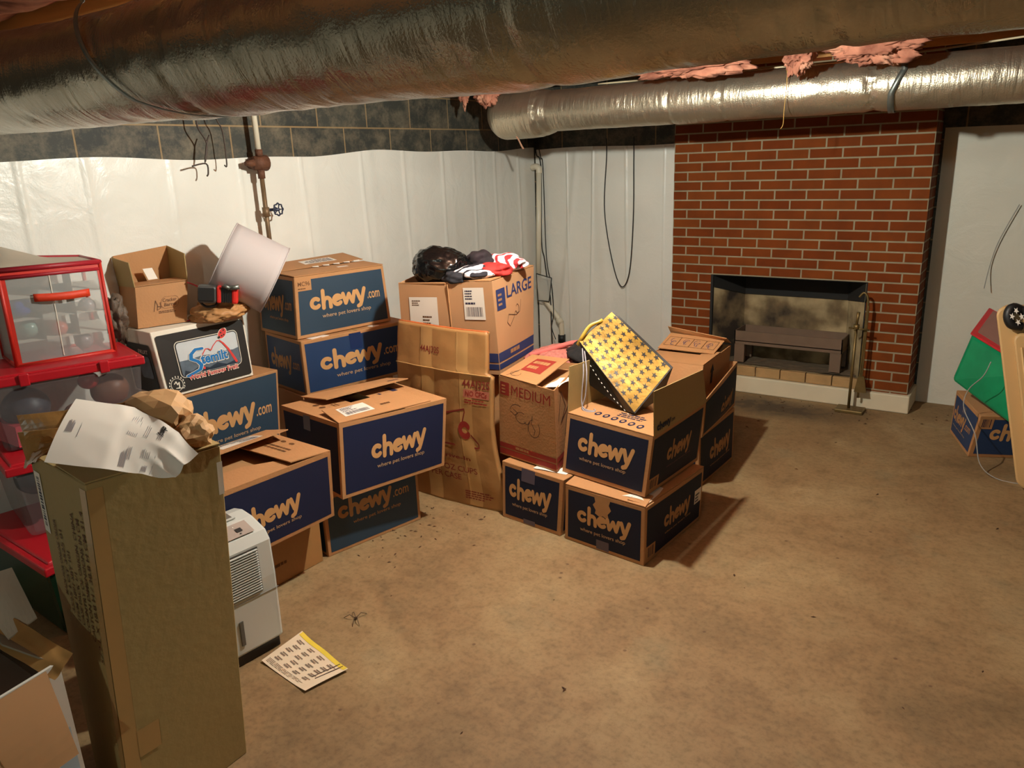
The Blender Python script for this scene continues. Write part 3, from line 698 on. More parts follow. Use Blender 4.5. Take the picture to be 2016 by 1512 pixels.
for k in range(5):
    a0 = 2*math.pi*k/5; mb.tube([(hx, py+.055, 1.455), (hx, py+.055+.03*math.cos(a0), 1.455+.03*math.sin(a0))], .0035, 6)
mb.tube([(px, py, 1.455), (px+.02, py+.04, 1.455), (hx+.01, py+.055, 1.455)], .008, 8)
mb.obj('valve_wheel', mat('blue_black_paint', srgb(34, 40, 62), .4), vp, True)
recentre(vp)
BWIRE = mat('brown_wire', srgb(56, 40, 30), .6)
mb = MB(); mb.tube(smooth_path([(-1.27, -2.90, 2.27), (-1.27, -2.90, 1.93), (-1.27, -2.895, 1.87), (-1.27, -2.86, 1.80), (-1.27, -2.885, 1.71), (-1.27, -2.86, 1.80), (-1.27, -2.84, 1.84)], 5), .004, 6)
mb.tube(smooth_path([(-1.27, -2.96, 1.695), (-1.27, -2.88, 1.705), (-1.27, -2.875, 1.66), (-1.27, -2.885, 1.645)], 4), .004, 6)
tag(mb.obj('stub_wire', BWIRE, None, True), 'kinked brown wire with forked end hanging over block wall', 'wire')
mb = MB(); mb.tube(smooth_path([(-1.27, -2.79, 2.27), (-1.27, -2.79, 1.95), (-1.27, -2.76, 1.86), (-1.27, -2.76, 1.70), (-1.27, -2.775, 1.695)], 5), .0035, 6)
tag(mb.obj('stub_wire', BWIRE, None, True), 'straighter brown wire hanging between the forked wire and white pipe', 'wire')
dp = thing('drain_pipe', 'cream plastic drain pipe running down the corner of the back wall', 'pipe')
mb = MB(); yy = .24
mb.tube(smooth_path([(-1.352, yy+.01, 1.60), (-1.31, yy, 1.607), (-1.285, yy, 1.59), (-1.283, yy, 1.555)], 6), .026, 14)
mb.tube([(-1.284, yy, 1.57), (-1.316, yy, .66)], .0215, 14)
mb.tube(smooth_path([(-1.316, yy, .70), (-1.312, yy, .60), (-1.25, yy, .50), (-1.12, yy, .345), (-1.095, yy, .28), (-1.095, yy, .17)], 6), .0215, 14)
mb.tube([(-1.125, yy, .35), (-1.10, yy, .31)], .028, 14); mb.obj('pipe_run', PVC, dp, True)
mb = MB(); mb.tube([(-1.095, yy, .21), (-1.095, yy, .145)], .032, 14); mb.obj('rubber_coupling', BLACK_RUB, dp, True)
mb = MB(); mb.tube([(-1.095, yy, .15), (-1.095, yy, .0)], .0215, 14); mb.obj('stub_pipe', PVC, dp, True)
recentre(dp)
mb = MB(); mb.tube(smooth_path([(-.672, .262, 1.80), (-.672, .262, 1.66), (-.69, .26, 1.25), (-.62, .26, .85), (-.54, .26, .655), (-.47, .26, .78), (-.44, .26, 1.2), (-.44, .262, 1.6), (-.44, .262, 1.80)], 8), .0045, 7)
tag(mb.obj('hanging_cable_loop', BLACK_RUB, None, True), 'thin black cable hanging in a long loop left of fireplace', 'cable')
mb = MB(); mb.tube(smooth_path([(-1.38+.05, .26, 1.80), (-1.31, .25, 1.70), (-1.285, .275, 1.60), (-1.30, .28, 1.0), (-1.27, .27, .85), (-1.23, .26, .60), (-1.2, .24, .5), (-1.17, .2, .2), (-1.16, .2, .02)], 8), .005, 7)
mb.tube(smooth_path([(-1.30, .26, 1.80), (-1.27, .25, 1.68), (-1.265, .275, 1.60), (-1.26, .28, 1.0), (-1.24, .27, .78), (-1.19, .25, .62), (-1.16, .22, .40), (-1.17, .2, .28), (-1.12, .18, .18)], 8), .004, 7)
tag(mb.obj('black_cable_pair', BLACK_RUB, None, True), 'pair of black cables running down behind the cream drain pipe', 'cable')
# small clear pouch hooked on the cables
CLEAR, n, b, L = nt('clear_pouch'); setv(b, Roughness=.15, Alpha=.35); b.inputs['Base Color'].default_value = (.7, .68, .62, 1)
po = thing('clear_pouch', 'clear plastic pouch with black edging hanging by the drain pipe', 'pouch')
q = [V((-1.30, .2, .50)), V((-1.19, .2, .50)), V((-1.16, .2, .70)), V((-1.31, .2, .73))]
slab('pouch_film', q, CLEAR, po, .004); mb = MB()
for i in range(4): mb.tube([q[i], q[(i+1) % 4]], .004, 6)
mb.obj('edging', BLACK_RUB, po, True); recentre(po)
mb = MB(); mb.tube(smooth_path([(2.08, .27, 1.30), (2.0, .27, 1.08), (1.97, .27, .92), (1.96, .2, .8)], 6), .003, 6)
tag(mb.obj('wall_string', mat('grey_string', srgb(150, 146, 138), .8), None, True), 'thin grey string hanging on the white wall right of fireplace', 'string')

# ------------------------------------------------------------------ cartons
# R1: bottom of the right-hand stack
c = carton('shipping_box', 'navy pet shop box at the bottom front of the right stack, torn patch above logo',
    [(1.006,-2.642,0),(1.044,-2.096,0),(.651,-2.077,0),(.593,-2.594,0),(1.013,-2.647,.272),(1.064,-2.12,.272),(.651,-2.077,.272),(.607,-2.603,.272)], NAVY_DK, topb=.0, tapes=False)
chewy(c.L, .17, .85, .43, .20, c.root, slog=(.21, .78, .27, .065))
chewy(c.R, .30, .76, .42, .20, c.root, LOGO_DIM, slog=(.32, .78, .30, .035), slog_mt=LOGO_DIM)
torn = [(.38, .97), (.40, .86), (.37, .80), (.41, .72), (.40, .66), (.46, .62), (.50, .65), (.58, .60), (.56, .70), (.60, .78), (.57, .86), (.59, .97)]
print2d(c.L, [torn], LOGO_DIM, c.root, 'torn_patch')
patch(c.L, .42, .58, .03, .20, TAPE_D, c.root, 'packing_tape', .0016)
patch(c.R, .84, .97, .40, .66, LABEL, c.root, 'shipping_label', .0018); lines(c.R, .855, .955, .42, .6, 3, INK, c.root, 'label_text', .0024)
patch(c.R, .03, .17, .07, .30, LOGO_DIM, c.root, 'barcode_patch', .0016); lines(c.R, .05, .15, .1, .27, 8, NAVY, c.root, 'barcode', .0022, vertical=True)
F, o = slab('flap', [c.c['V1']+V((0,0,.004)), c.c['O1']+V((0,0,.004)), c.c['O1']+V((-.01,.10,.012)), c.c['V1']+V((.0,.10,.012))], KRAFT, c.root)
F, o = slab('flap', [c.c['O1']+V((-.004,.02,.004)), c.c['U1']+V((0,0,.004)), c.c['U1']+V((-.09,0,.008)), c.c['O1']+V((-.09,.02,.010))], KRAFT, c.root)
recentre(c.root)
t_ = sheet('shipping_label', lambda u, v: (.86+.15*u, -2.60+.16*v+.0*u, .277+.006*math.sin(u*3)+.001), 6, 6, LABEL, None)
tag(t_, 'loose printed label sticking out between the two front right boxes', 'label')

# R2: open box carrying the gift bag
c = carton('shipping_box', 'open navy pet shop box holding the gold star bag, side flap raised',
    [(.982,-2.586,.290),(1.022,-2.093,.290),(.607,-2.043,.290),(.537,-2.509,.290),(1.018,-2.592,.565),(1.037,-2.055,.565),(.607,-2.043,.565),(.559,-2.49,.565)], NAVY_DK, opened=True)
chewy(c.L, .17, .84, .45, .22, c.root, slog=(.20, .76, .30, .06))
chewy(c.R, .30, .76, .42, .20, c.root, LOGO_DIM, slog=(.32, .78, .30, .03), slog_mt=mat('faded_plum_ink', srgb(96, 58, 70), .7))
patch(c.R, .03, .2, .06, .27, LOGO_DIM, c.root, 'barcode_patch', .0016); lines(c.R, .05, .18, .09, .24, 8, NAVY, c.root, 'barcode', .0022, vertical=True)
v1, o1, u1, b1 = c.c['V1'], c.c['O1'], c.c['U1'], c.c['B1']
up = V((0, 0, .004))
F, o = slab('flap', [v1+up, o1+up, o1.lerp(u1, .52)+up, v1.lerp(b1, .52)+up], KRAFT, c.root)
for i in range(6):
    a = .27+.105*i; tt = .30-.02*i
    print2d(F, [[(a+.034*math.cos(q), tt+.09*math.sin(q)) for q in [k*math.pi/8 for k in range(16)]]], NAVY, c.root, 'round_icon', .003)
    print2d(F, [[(a+.018*math.cos(q), tt+.045*math.sin(q)) for q in [k*math.pi/4 for k in range(8)]]], KRAFT, c.root, 'round_icon_centre', .0034)
lines(F, .45, .86, .40, .62, 3, NAVY, c.root, 'fine_print', .003, seed=4)
F, o = slab('flap', [o1+V((.004,.0,.002)), u1+V((.004,0,.002)), (1.03,-2.09,.728), (1.035,-2.63,.772)], KRAFT_TAN, c.root, bend=.006)
F2 = Face(*[F.c[i] for i in (0,1,2,3)], bulge=.006)
chewy(F2, .04, .28, .10, .12, c.root, NAVY, com=True, off=.004)
F, o = slab('flap', [b1+V((0,0,.002)), v1+V((.002,.0,.002)), v1+V((.004,.015,.215)), b1+V((.02,-.02,.21))], KRAFT_TAN, c.root)
recentre(c.root)

# R3 / R4: the rear pair of the right stack
c = carton('shipping_box', 'navy pet shop box on the floor at the back of the right stack',
    [(.912,-1.775,0),(.930,-1.30,0),(.532,-1.288,0),(.519,-1.763,0),(.918,-1.80,.297),(.921,-1.275,.297),(.532,-1.288,.297),(.519,-1.763,.297)], NAVY_DK, bulge=.008)
chewy(c.R, .26, .86, .40, .22, c.root, LOGO_DIM, slog=(.28, .86, .26, .03), slog_mt=LOGO_DIM); recentre(c.root)
c = carton('shipping_box', 'bowed open navy pet shop box with a kraft carton standing inside it',
    [(.943,-1.832,.302),(.913,-1.254,.302),(.496,-1.247,.302),(.530,-1.884,.302),(.973,-1.885,.515),(.905,-1.212,.545),(.496,-1.247,.54),(.535,-1.884,.53)], NAVY_DK, opened=True, bulge=.02)
chewy(c.R, .42, .82, .28, .22, c.root, LOGO_DIM, slog=(.44, .84, .17, .03), slog_mt=LOGO_DIM); recentre(c.root)
r5 = [(.895,-1.80,.311),(.860,-1.262,.311),(.545,-1.262,.311),(.575,-1.80,.311),(.897,-1.72,.640),(.872,-1.235,.640),(.540,-1.235,.640),(.565,-1.72,.640)]
c = carton('kraft_carton', 'kraft carton with picture panel flaps half open, standing inside the bowed box', r5, opened=True, bulge=.003)
v1, o1, u1, b1 = c.c['V1'], c.c['O1'], c.c['U1'], c.c['B1']
F, o = slab('flap', [b1.lerp(u1, .0)+V((-.01,0,.012)), u1+V((0,0,.012)), u1+V((.0,-.08,.055)), b1+V((-.02,-.05,.085))][::1], KRAFT, c.root, bend=.008)
F, o = slab('flap', [v1.lerp(b1, .48)+V((-.005,0,.006)), o1.lerp(u1, .48)+V((-.02,0,.006)), o1.lerp(u1, .90)+V((-.02,0,.035)), v1.lerp(b1, .90)+V((-.005,0,.048))], KRAFT, c.root)
for a0, a1 in ((.05, .27), (.27, .50), (.50, .73), (.73, .95)):
    print2d(F, [[(x0, y0), (x1, y0), (x1, y1), (x0, y1)] for x0, x1, y0, y1 in ((a0, a1, .22, .235), (a0, a1, .765, .78), (a0, a0+.006, .22, .78), (a1-.006, a1, .22, .78))], INK_BR, c.root, 'picture_frame', .003)
    m_ = (a0+a1)/2; rr = random.Random(int(a0*100))
    for k in range(3):
        sh = stroke2d(arc(m_+rr.uniform(-.04, .04), .5+rr.uniform(-.12, .12), .03+.02*rr.random(), rr.uniform(0, 120), rr.uniform(220, 360), 8, .13), .008)
        print2d(F, sh, BLUE_INK, c.root, 'picture_drawing', .003)
F, o = slab('flap', [v1+V((0,.0,.002)), o1+V((0,0,.002)), o1.lerp(u1, .46)+V((-.03,0,-.006)), v1.lerp(b1, .46)+V((0,0,-.006))], KRAFT, c.root)
F, o = slab('flap', [o1+V((.0,.0,.004)), u1.lerp(o1, .4)+V((0,0,.004)), u1.lerp(o1, .4)+V((-.09,.0,-.004)), o1+V((-.09,.03,-.004))], KRAFT, c.root)
print2d(c.R, [[(.30, .62), (.36, .62), (.36, .80), (.30, .80)], [(.27, .80), (.39, .80), (.33, .93)]], NAVY_DK, c.root, 'up_arrow')
recentre(c.root)

# M2 + M1
c = carton('shipping_box', 'small navy pet shop box on the floor beneath the MEDIUM moving box',
    [(.564,-2.587,0),(.628,-2.191,0),(.267,-2.144,0),(.216,-2.548,0),(.59,-2.59,.285),(.628,-2.191,.285),(.267,-2.144,.285),(.214,-2.531,.285)], NAVY_DK, margin=.02)
chewy(c.L, .13, .84, .43, .22, c.root, slog=(.18, .78, .28, .06))
patch(c.L, .34, .56, .76, .985, TAPE_D, c.root, 'packing_tape', .0016); patch(c.L, .38, .58, .02, .10, TAPE_D, c.root, 'packing_tape', .0016)
recentre(c.root)
t_ = sheet('paper_slip', lambda u, v: (.40+.17*u, -2.545+.06*v+.012*u, .2885+.002*math.sin(u*5)), 5, 3, PAPER, None); tag(t_, 'white paper slip trapped under the front edge of the MEDIUM box', 'paper')
c = carton('moving_box', 'kraft moving box printed MEDIUM in red with stripes at its foot',
    [(.525,-2.537,.292),(.436,-2.129,.292),(.14,-2.17,.292),(.160,-2.47,.292),(.530,-2.555,.685),(.400,-2.10,.685),(.14,-2.13,.685),(.166,-2.461,.685)], None, opened=True)
c.R = Face(c.c['O0'], c.c['U0'], c.c['U1'], c.c['O1'], .004)
patch(c.L, .03, .20, .78, .94, RED_INK, c.root, 'red_square', .0016)
for k in range(3): lines(c.L, .06, .17, .80+.04*k, .825+.04*k, 1, KRAFT, c.root, 'square_lettering', .0022, fill=.8)
text(c.L, 'MEDIUM', .24, .93, .80, .13, RED_INK, c.root, 'size_print', 0)
sc = [arc(.34, .60, .13, 60, 170, 8, .10), [(.22, .60), (.30, .56), (.36, .60), (.28, .63)], arc(.42, .55, .10, 60, 330, 10, .07), arc(.52, .53, .05, 200, 360, 8, .04), arc(.64, .46, .10, 100, 400, 14, .11), [(.62, .62), (.60, .52), (.66, .44), (.64, .38)]]
for s_ in sc: print2d(c.L, stroke2d(s_, .008), INK_MARK, c.root, 'pen_scribble')
patch(c.L, 0.005, .995, .105, .165, RED_INK, c.root, 'red_stripe', .0014); patch(c.L, .005, .995, .02, .09, RED_INK, c.root, 'red_stripe', .0014)
patch(c.R, 0.005, .995, .105, .165, RED_INK, c.root, 'red_stripe', .0014); patch(c.R, .005, .995, .02, .09, RED_INK, c.root, 'red_stripe', .0014)
lines(c.L, .3, .68, .115, .155, 1, LOGO_DIM, c.root, 'stripe_lettering', .002, fill=.8)
print2d(c.R, stroke2d([(.10, .60), (.22, .92), (.35, .70), (.18, .55), (.42, .66), (.30, .36), (.48, .42)], .012), INK_MARK, c.root, 'pen_scribble')
mb = MB(); e = [V((.17,-2.45,.66)), V((.515,-2.53,.66)), V((.40,-2.12,.655)), V((.15,-2.15,.655))]
mb.add(e, [(0, 1, 2, 3)]); mb.obj('inner_flap', KRAFT_IN, c.root)
F, o = slab('flap', [(.172,-2.462,.690), (.420,-2.528,.688), (.385,-2.17,.722), (.15,-2.14,.712)], KRAFT, c.root, bend=.006)
patch(F, .30, .82, .30, .82, RED_INK, c.root, 'red_label', .003)
for k in range(2): lines(F, .36, .78, .38+.2*k, .50+.2*k, 1, KRAFT, c.root, 'red_label_lettering', .0036, fill=.9, seed=k)
print2d(F, stroke2d(arc(.30, .16, .13, 90, 380, 12, .08), .008)+stroke2d([(.16, .04), (.30, .3), (.22, .12)], .008), INK_MARK, c.root, 'pen_scribble', .003)
recentre(c.root)
t_ = sheet('paper_slip', lambda u, v: (.44+.075*u-.02*v, -2.49+.17*v, .672+.012*u+.004*math.sin(v*6)), 5, 5, PAPER, None); tag(t_, 'folded white paper lying inside the open MEDIUM box', 'paper')
PINKC = mat('pink_patterned_cloth', srgb(176, 104, 92), .9, .75, 70, .4, 60)
ROSE = mat('rose_towel', srgb(196, 100, 92), .9, .1, 20, .3, 90)
o = crumple('patterned_cloth', (.20, -1.98, .665), (.16, .20, .06), PINKC, None, 11, .2, 3, 4, .62); tag(o, 'bundle of pink patterned cloth behind the MEDIUM box', 'cloth')
mb = MB(); mb.tube(smooth_path([(.12, -2.12, .70), (.20, -2.05, .725), (.27, -1.96, .745), (.31, -1.92, .745)], 6), [.013]*19, 10)
tag(mb.obj('rolled_towel', ROSE, None, True), 'rose pink rolled towel lying across the patterned cloth', 'towel')
o = crumple('black_cloth', (.40, -1.98, .70), (.13, .12, .075), mat('black_cloth', srgb(22, 20, 20), .9, .2, 20, .3, 60), None, 5, .25, 3, 4, .62); tag(o, 'black cloth heap between the MEDIUM box and the gold star bag', 'cloth')
c = carton('kraft_carton', 'plain kraft carton under the cloth bundles behind the MEDIUM box', [(.50,-2.06,0),(.50,-1.80,0),(.06,-1.80,0),(.06,-2.06,0),(.50,-2.06,.62),(.50,-1.80,.62),(.06,-1.80,.62),(.06,-2.06,.62)], None); recentre(c.root)

# centre: C5, C4
c = carton('shipping_box', 'slate blue pet shop box on the floor under the overhanging centre box',
    [(-.224,-3.272,0),(-.115,-2.772,0),(-.506,-2.687,0),(-.614,-3.187,0),(-.224,-3.272,.285),(-.115,-2.772,.285),(-.506,-2.687,.285),(-.614,-3.187,.285)], TEAL, margin=.016)
chewy(c.R, .13, .70, .56, .20, c.root, LOGO_DIM, com=True, c1=.88, slog=(.27, .78, .41, .06), slog_mt=LOGO_DIM); recentre(c.root)
c4 = [(-.125,-3.243,.290),(.014,-2.723,.290),(-.465,-2.60,.290),(-.595,-3.132,.290),(-.134,-3.213,.62),(.044,-2.712,.62),(-.465,-2.60,.62),(-.575,-3.153,.62)]
c = carton('shipping_box', 'navy pet shop box in the centre with loosely folded flaps and shipping label on top', c4, NAVY, opened=True, margin=.016)
chewy(c.R, .27, .80, .43, .19, c.root, slog=(.32, .78, .31, .055))
patch(c.L, .40, .52, .78, .985, TAPE_D, c.root, 'packing_tape', .0016)
v1, o1, u1, b1 = c.c['V1'], c.c['O1'], c.c['U1'], c.c['B1']
F, o = slab('flap', [v1+up*.5, o1+up*.5, o1.lerp(u1, .42)+V((-.0,0,-.004)), v1.lerp(b1, .42)+V((0,0,-.004))], KRAFT, c.root)
for i in range(3): print2d(F, [[(.28+.11*i+.03*math.cos(q), .42+.07*math.sin(q)) for q in [k*math.pi/6 for k in range(12)]]], INK_BR, c.root, 'round_icon', .003)
lines(F, .36, .7, .62, .76, 2, INK_BR, c.root, 'fine_print', .003, seed=2)
F, o = slab('flap', [o1.lerp(u1, .60)+V((0,0,.0)), u1+up*.5, b1+up*.5, v1.lerp(b1, .60)+V((0,0,.0))][::1], KRAFT, c.root)
F3 = Face(u1, b1, v1.lerp(b1, .60), o1.lerp(u1, .60)); patch(F3, .28, .70, .30, .44, INK, c.root, 'dark_print_bar', .0036); lines(F3, .1, .75, .5, .8, 3, INK, c.root, 'fine_print', .0036)
F, o = slab('flap', [o1+V((0,0,.006)), o1.lerp(u1, .86)+V((-.01,0,.006)), u1.lerp(b1, .44)+V((-.02,-.09,.022)), o1.lerp(v1, .44)+V((.03,.03,.022))], KRAFT, c.root, bend=.004)
shipping_label(F, .12, .44, .25, .80, c.root, 3); lines(F, .55, .72, .35, .5, 1, INK_BR, c.root, 'fine_print', .0035)
F, o = slab('flap', [b1.lerp(u1, .08)+V((.0,.0,.014)), v1.lerp(b1, .18)+V((0,0,.02)), v1.lerp(b1, .22)+V((.17,-.02,.030)), b1.lerp(u1, .46)+V((.0,-.01,.050))], KRAFT, c.root, bend=.006)
lines(F, .06, .28, .72, .80, 1, INK, c.root, 'fine_print', .0035, fill=.8)
recentre(c.root)

# C7, C6
c = carton('kraft_carton', 'plain kraft carton on the floor behind the dehumidifier',
    [(-.236,-3.86,0),(-.221,-3.306,0),(-.638,-3.304,0),(-.621,-3.83,0),(-.236,-3.86,.26),(-.225,-3.300,.26),(-.638,-3.304,.26),(-.621,-3.83,.26)], None, mt=KRAFT_OLD)
text(c.R, '801105A8', .80, .96, .76, .09, INK_BR, c.root, 'code_print', .01); lines(c.R, .80, .96, .88, .95, 1, INK_BR, c.root, 'fine_print'); lines(c.R, .5, .75, .3, .4, 1, INK_BR, c.root, 'fine_print')
recentre(c.root)
c = carton('shipping_box', 'navy pet shop box behind the dehumidifier with a lifted labelled flap',
    [(-.107,-3.886,.262),(-.087,-3.332,.262),(-.496,-3.311,.262),(-.526,-3.863,.262),(-.106,-3.897,.555),(-.062,-3.338,.555),(-.496,-3.311,.555),(-.526,-3.873,.555)], NAVY, opened=True, margin=.016)
chewy(c.R, .21, .71, .36, .19, c.root, slog=(.27, .70, .245, .05))
v1, o1, u1, b1 = c.c['V1'], c.c['O1'], c.c['U1'], c.c['B1']
F, o = slab('flap', [o1.lerp(u1, .0)+up*.5, o1.lerp(u1, .98)+up*.5, u1.lerp(b1, .42)+V((0,-.30,.0)), o1.lerp(v1, .42)], KRAFT, c.root)
print2d(F, [[(.10+.015*math.cos(q), .14+.05*math.sin(q)) for q in [k*math.pi/5 for k in range(10)]]], INK, c.root, 'round_icon', .003); lines(F, .13, .24, .12, .18, 1, INK, c.root, 'fine_print', .003)
F, o = slab('flap', [u1+up, b1.lerp(u1, .0)+up, b1.lerp(v1, .34)+V((0,0,.006)), u1.lerp(o1, .34)+V((0,0,.018))], KRAFT, c.root)
for i in range(4): print2d(F, [[(.45+.13*i+.035*math.cos(q), .22+.05*math.sin(q)) for q in [k*math.pi/6 for k in range(12)]]], INK_BR, c.root, 'round_icon', .003)
lines(F, .3, .7, .45, .7, 2, INK_BR, c.root, 'fine_print', .003)
F, o = slab('flap', [b1+V((-.0,0,.01)), v1+V((0,0,.01)), v1+V((.17,0,.040)), b1+V((.19,-.03,.055))], KRAFT, c.root, bend=.006)
shipping_label(F, .18, .52, .22, .78, c.root, 6)
mb = MB(); mb.add([o1+V((-.01,.02,-.03)), u1+V((-.01,-.02,-.03)), b1+V((.01,-.02,-.03)), v1+V((.01,.02,-.03))], [(0, 1, 2, 3)]); mb.obj('inner_flap', KRAFT_IN, c.root)
recentre(c.root)

# back row by the wall: C2/C1 with a hidden carton below, C8/C9
c = carton('kraft_carton', 'kraft carton in shadow at the foot of the tall blue stack by the wall', [(-.93,-2.73,0),(-.80,-2.17,0),(-1.19,-2.08,0),(-1.31,-2.65,0),(-.93,-2.73,.497),(-.80,-2.17,.497),(-1.19,-2.08,.497),(-1.31,-2.65,.497)], None); recentre(c.root)
c = carton('shipping_box', 'blue pet shop box supporting the top box of the tall stack by the wall',
    [(-.900,-2.725,.5),(-.740,-2.06,.5),(-1.14,-1.97,.5),(-1.30,-2.645,.5),(-.876,-2.748,.806),(-.735,-2.085,.806),(-1.13,-1.99,.806),(-1.287,-2.648,.806)], BLUE2, bulge=.006)
chewy(c.R, .14, .72, .42, .22, c.root, com=True, c1=.88, slog=(.27, .78, .24, .07)); chewy(c.L, .14, .72, .42, .22, c.root, LOGO_DIM, com=True, c1=.90)
patch(c.R, .42, .53, .68, .97, mat('glossy_tape', srgb(30, 46, 84), .3), c.root, 'packing_tape', .0016); recentre(c.root)
for i, (a, s_) in enumerate(((.10, .10), (.19, .08), (.66, .08))):
    p0 = V((-.876, -2.748, 0)).lerp(V((-.735, -2.085, 0)), a)
    mb = MB(); mb.box((-.045, 0, 0), (.0, s_*.6, .0012)); o = mb.obj('paper_scrap', PAPER, c.root); o.location = -c.root.location+V((p0.x-.003, p0.y, .8062))
c1 = [(-.914,-2.734,.81),(-.800,-2.150,.81),(-1.195,-2.070,.81),(-1.300,-2.66,.81),(-.915,-2.711,1.13),(-.802,-2.176,1.13),(-1.195,-2.090,1.13),(-1.300,-2.64,1.13)]
c = carton('shipping_box', 'slate blue pet shop box on top of the tall stack, marked MC96', c1, TEAL, tapes=False)
chewy(c.R, .14, .76, .44, .20, c.root, com=True, c1=.91, slog=(.26, .79, .29, .065)); chewy(c.L, .14, .72, .42, .22, c.root, LOGO_DIM, com=True, c1=.90, slog=(.3, .8, .28, .05), slog_mt=LOGO_DIM)
patch(c.R, .012, .17, .77, .945, KRAFT, c.root, 'size_tag', .0016); text(c.R, 'MC96', .03, .155, .85, .07, INK_BR, c.root, 'size_tag_text', .008, .0024); lines(c.R, .03, .155, .79, .825, 1, INK_BR, c.root, 'size_tag_text', .0024)
v1, o1, u1, b1 = c.c['V1'], c.c['O1'], c.c['U1'], c.c['B1']
F, o = slab('flap', [o1+up, u1+up, u1.lerp(b1, .49)+V((0,0,.010)), o1.lerp(v1, .49)+V((0,0,.010))], KRAFT, c.root, bend=.003)
patch(F, .56, .68, .36, .50, LABEL, c.root, 'white_sticker', .003)
F, o = slab('flap', [b1+V((-.04,.03,.040)), v1+V((.0,.02,.030)), v1.lerp(o1, .50)+V((0,0,.014)), b1.lerp(u1, .50)+V((0,0,.020))], KRAFT, c.root, bend=.003)
patch(F, .25, .62, .3, .75, LABEL, c.root, 'shipping_label', .003); lines(F, .28, .6, .35, .7, 4, INK, c.root, 'label_text', .0036)
mb = MB()
for i in range(5):
    p = F.c[3].lerp(F.c[2], .12+.12*i)+V((0, 0, .002)); mb.add([p, p+V((.02, .03, .002)), p+V((.035, .022, -.004)), p+V((.014, -.004, -.002))], [(0, 1, 2, 3)])
mb.obj('torn_tape', LABEL, c.root); recentre(c.root)
c = carton('kraft_carton', 'kraft carton in shadow beneath the blue box under the fruit box', [(-1.00,-3.38,0),(-.99,-2.86,0),(-1.33,-2.84,0),(-1.34,-3.36,0),(-1.00,-3.38,.266),(-.99,-2.86,.266),(-1.33,-2.84,.266),(-1.34,-3.36,.266)], None); recentre(c.root)
c = carton('shipping_box', 'slate blue pet shop box directly under the black fruit box',
    [(-1.034,-3.392,.27),(-.998,-2.856,.27),(-1.336,-2.817,.27),(-1.34,-3.375,.27),(-1.035,-3.391,.655),(-1.015,-2.805,.655),(-1.336,-2.80,.655),(-1.34,-3.375,.655)], TEAL, margin=.012)
chewy(c.R, .10, .74, .43, .19, c.root, com=True, c1=.91, slog=(.22, .78, .28, .05)); recentre(c.root)
c9 = [(-1.048,-3.416,.66),(-1.023,-2.951,.66),(-1.31,-2.935,.66),(-1.335,-3.405,.66),(-1.068,-3.436,.975),(-1.030,-2.962,.975),(-1.31,-2.94,.975),(-1.335,-3.42,.975)]
c = carton('fruit_box', 'black and white fruit box with ladybug emblem, under the crumpled brown bag', c9, None, mt=WHITE, tapes=False)
def rrect(x0, x1, y0, y1, rx, ry, n=6):
    out = []
    for cx, cy, a0 in ((x1-rx, y1-ry, 0), (x0+rx, y1-ry, 90), (x0+rx, y0+ry, 180), (x1-rx, y0+ry, 270)):
        out += [(cx+rx*math.cos(math.radians(a0+90*i/n)), cy+ry*math.sin(math.radians(a0+90*i/n))) for i in range(n+1)]
    return out
F = c.R
print2d(F, [rrect(.03, .975, .045, .935, .02, .035)], BLACK, c.root, 'black_panel', .0046+.001)
B0 = .0062
print2d(F, [rrect(.185, .885, .24, .80, .05, .08)], WHITE, c.root, 'picture_border', B0)
print2d(F, [rrect(.192, .878, .25, .79, .045, .07)], BLACK, c.root, 'picture_border', B0+.0005)
print2d(F, [rrect(.205, .868, .265, .775, .035, .055)], mat('sky_print', srgb(196, 200, 202), .5, .08, 20), c.root, 'sky_picture', B0+.001)
mt_ = mat('mountain_print', srgb(92, 104, 116), .5, .35, 40)
print2d(F, [[(.21, .27), (.86, .27), (.868, .36), (.868, .52), (.80, .50), (.70, .52), (.58, .50), (.45, .52), (.32, .50), (.205, .50), (.205, .32)]], mt_, c.root, 'orchard_picture', B0+.0014)
print2d(F, [[(.22, .27), (.84, .27), (.80, .33), (.70, .30), (.6, .36), (.5, .31), (.4, .37), (.3, .31), (.24, .35)]], mat('dark_orchard', srgb(40, 52, 66), .5, .4, 40), c.root, 'orchard_picture', B0+.0018)
RS = mat('scarlet_print', srgb(214, 64, 58), .5)
sweep = [(.42, .44), (.46, .54), (.50, .605), (.53, .60), (.555, .565), (.59, .63), (.64, .69)]
print2d(F, stroke2d(sweep, .010), RS, c.root, 'mountain_line', B0+.0022)
pts = arc(.655, .52, .055, 95, 30, 5, .17)
hump = [(.64, .69), (.67, .685), (.70, .64), (.745, .54), (.78, .43), (.82, .30)]
for i in range(len(hump)-1):
    print2d(F, stroke2d([hump[i], hump[i+1]], .012+.004*i), RS, c.root, 'mountain_line', B0+.0022)
BW = mat('sapphire_print', srgb(26, 112, 176), .5)
S_ = [(.47, .655-.0), (.40, .66), (.345, .60), (.335, .53), (.40, .475), (.43, .41), (.41, .345), (.34, .315), (.27, .29)]
S_ = [(x-.01, y-.03) for x, y in S_]
print2d(F, stroke2d(S_, .052), WHITE, c.root, 'brand_print', B0+.0024); print2d(F, stroke2d(S_, .040), BW, c.root, 'brand_print', B0+.003)
text(F, 'temilt', .415, .735, .385, .165, WHITE, c.root, 'brand_print', .06, B0+.0026); text(F, 'temilt', .422, .728, .393, .15, BW, c.root, 'brand_print', .035, B0+.0032)
text(F, 'World Famous Fruit', .255, .83, .19, .082, WHITE, c.root, 'brand_print', .06, B0+.0024); text(F, 'World Famous Fruit', .26, .825, .197, .072, RS, c.root, 'brand_print', .02, B0+.003)
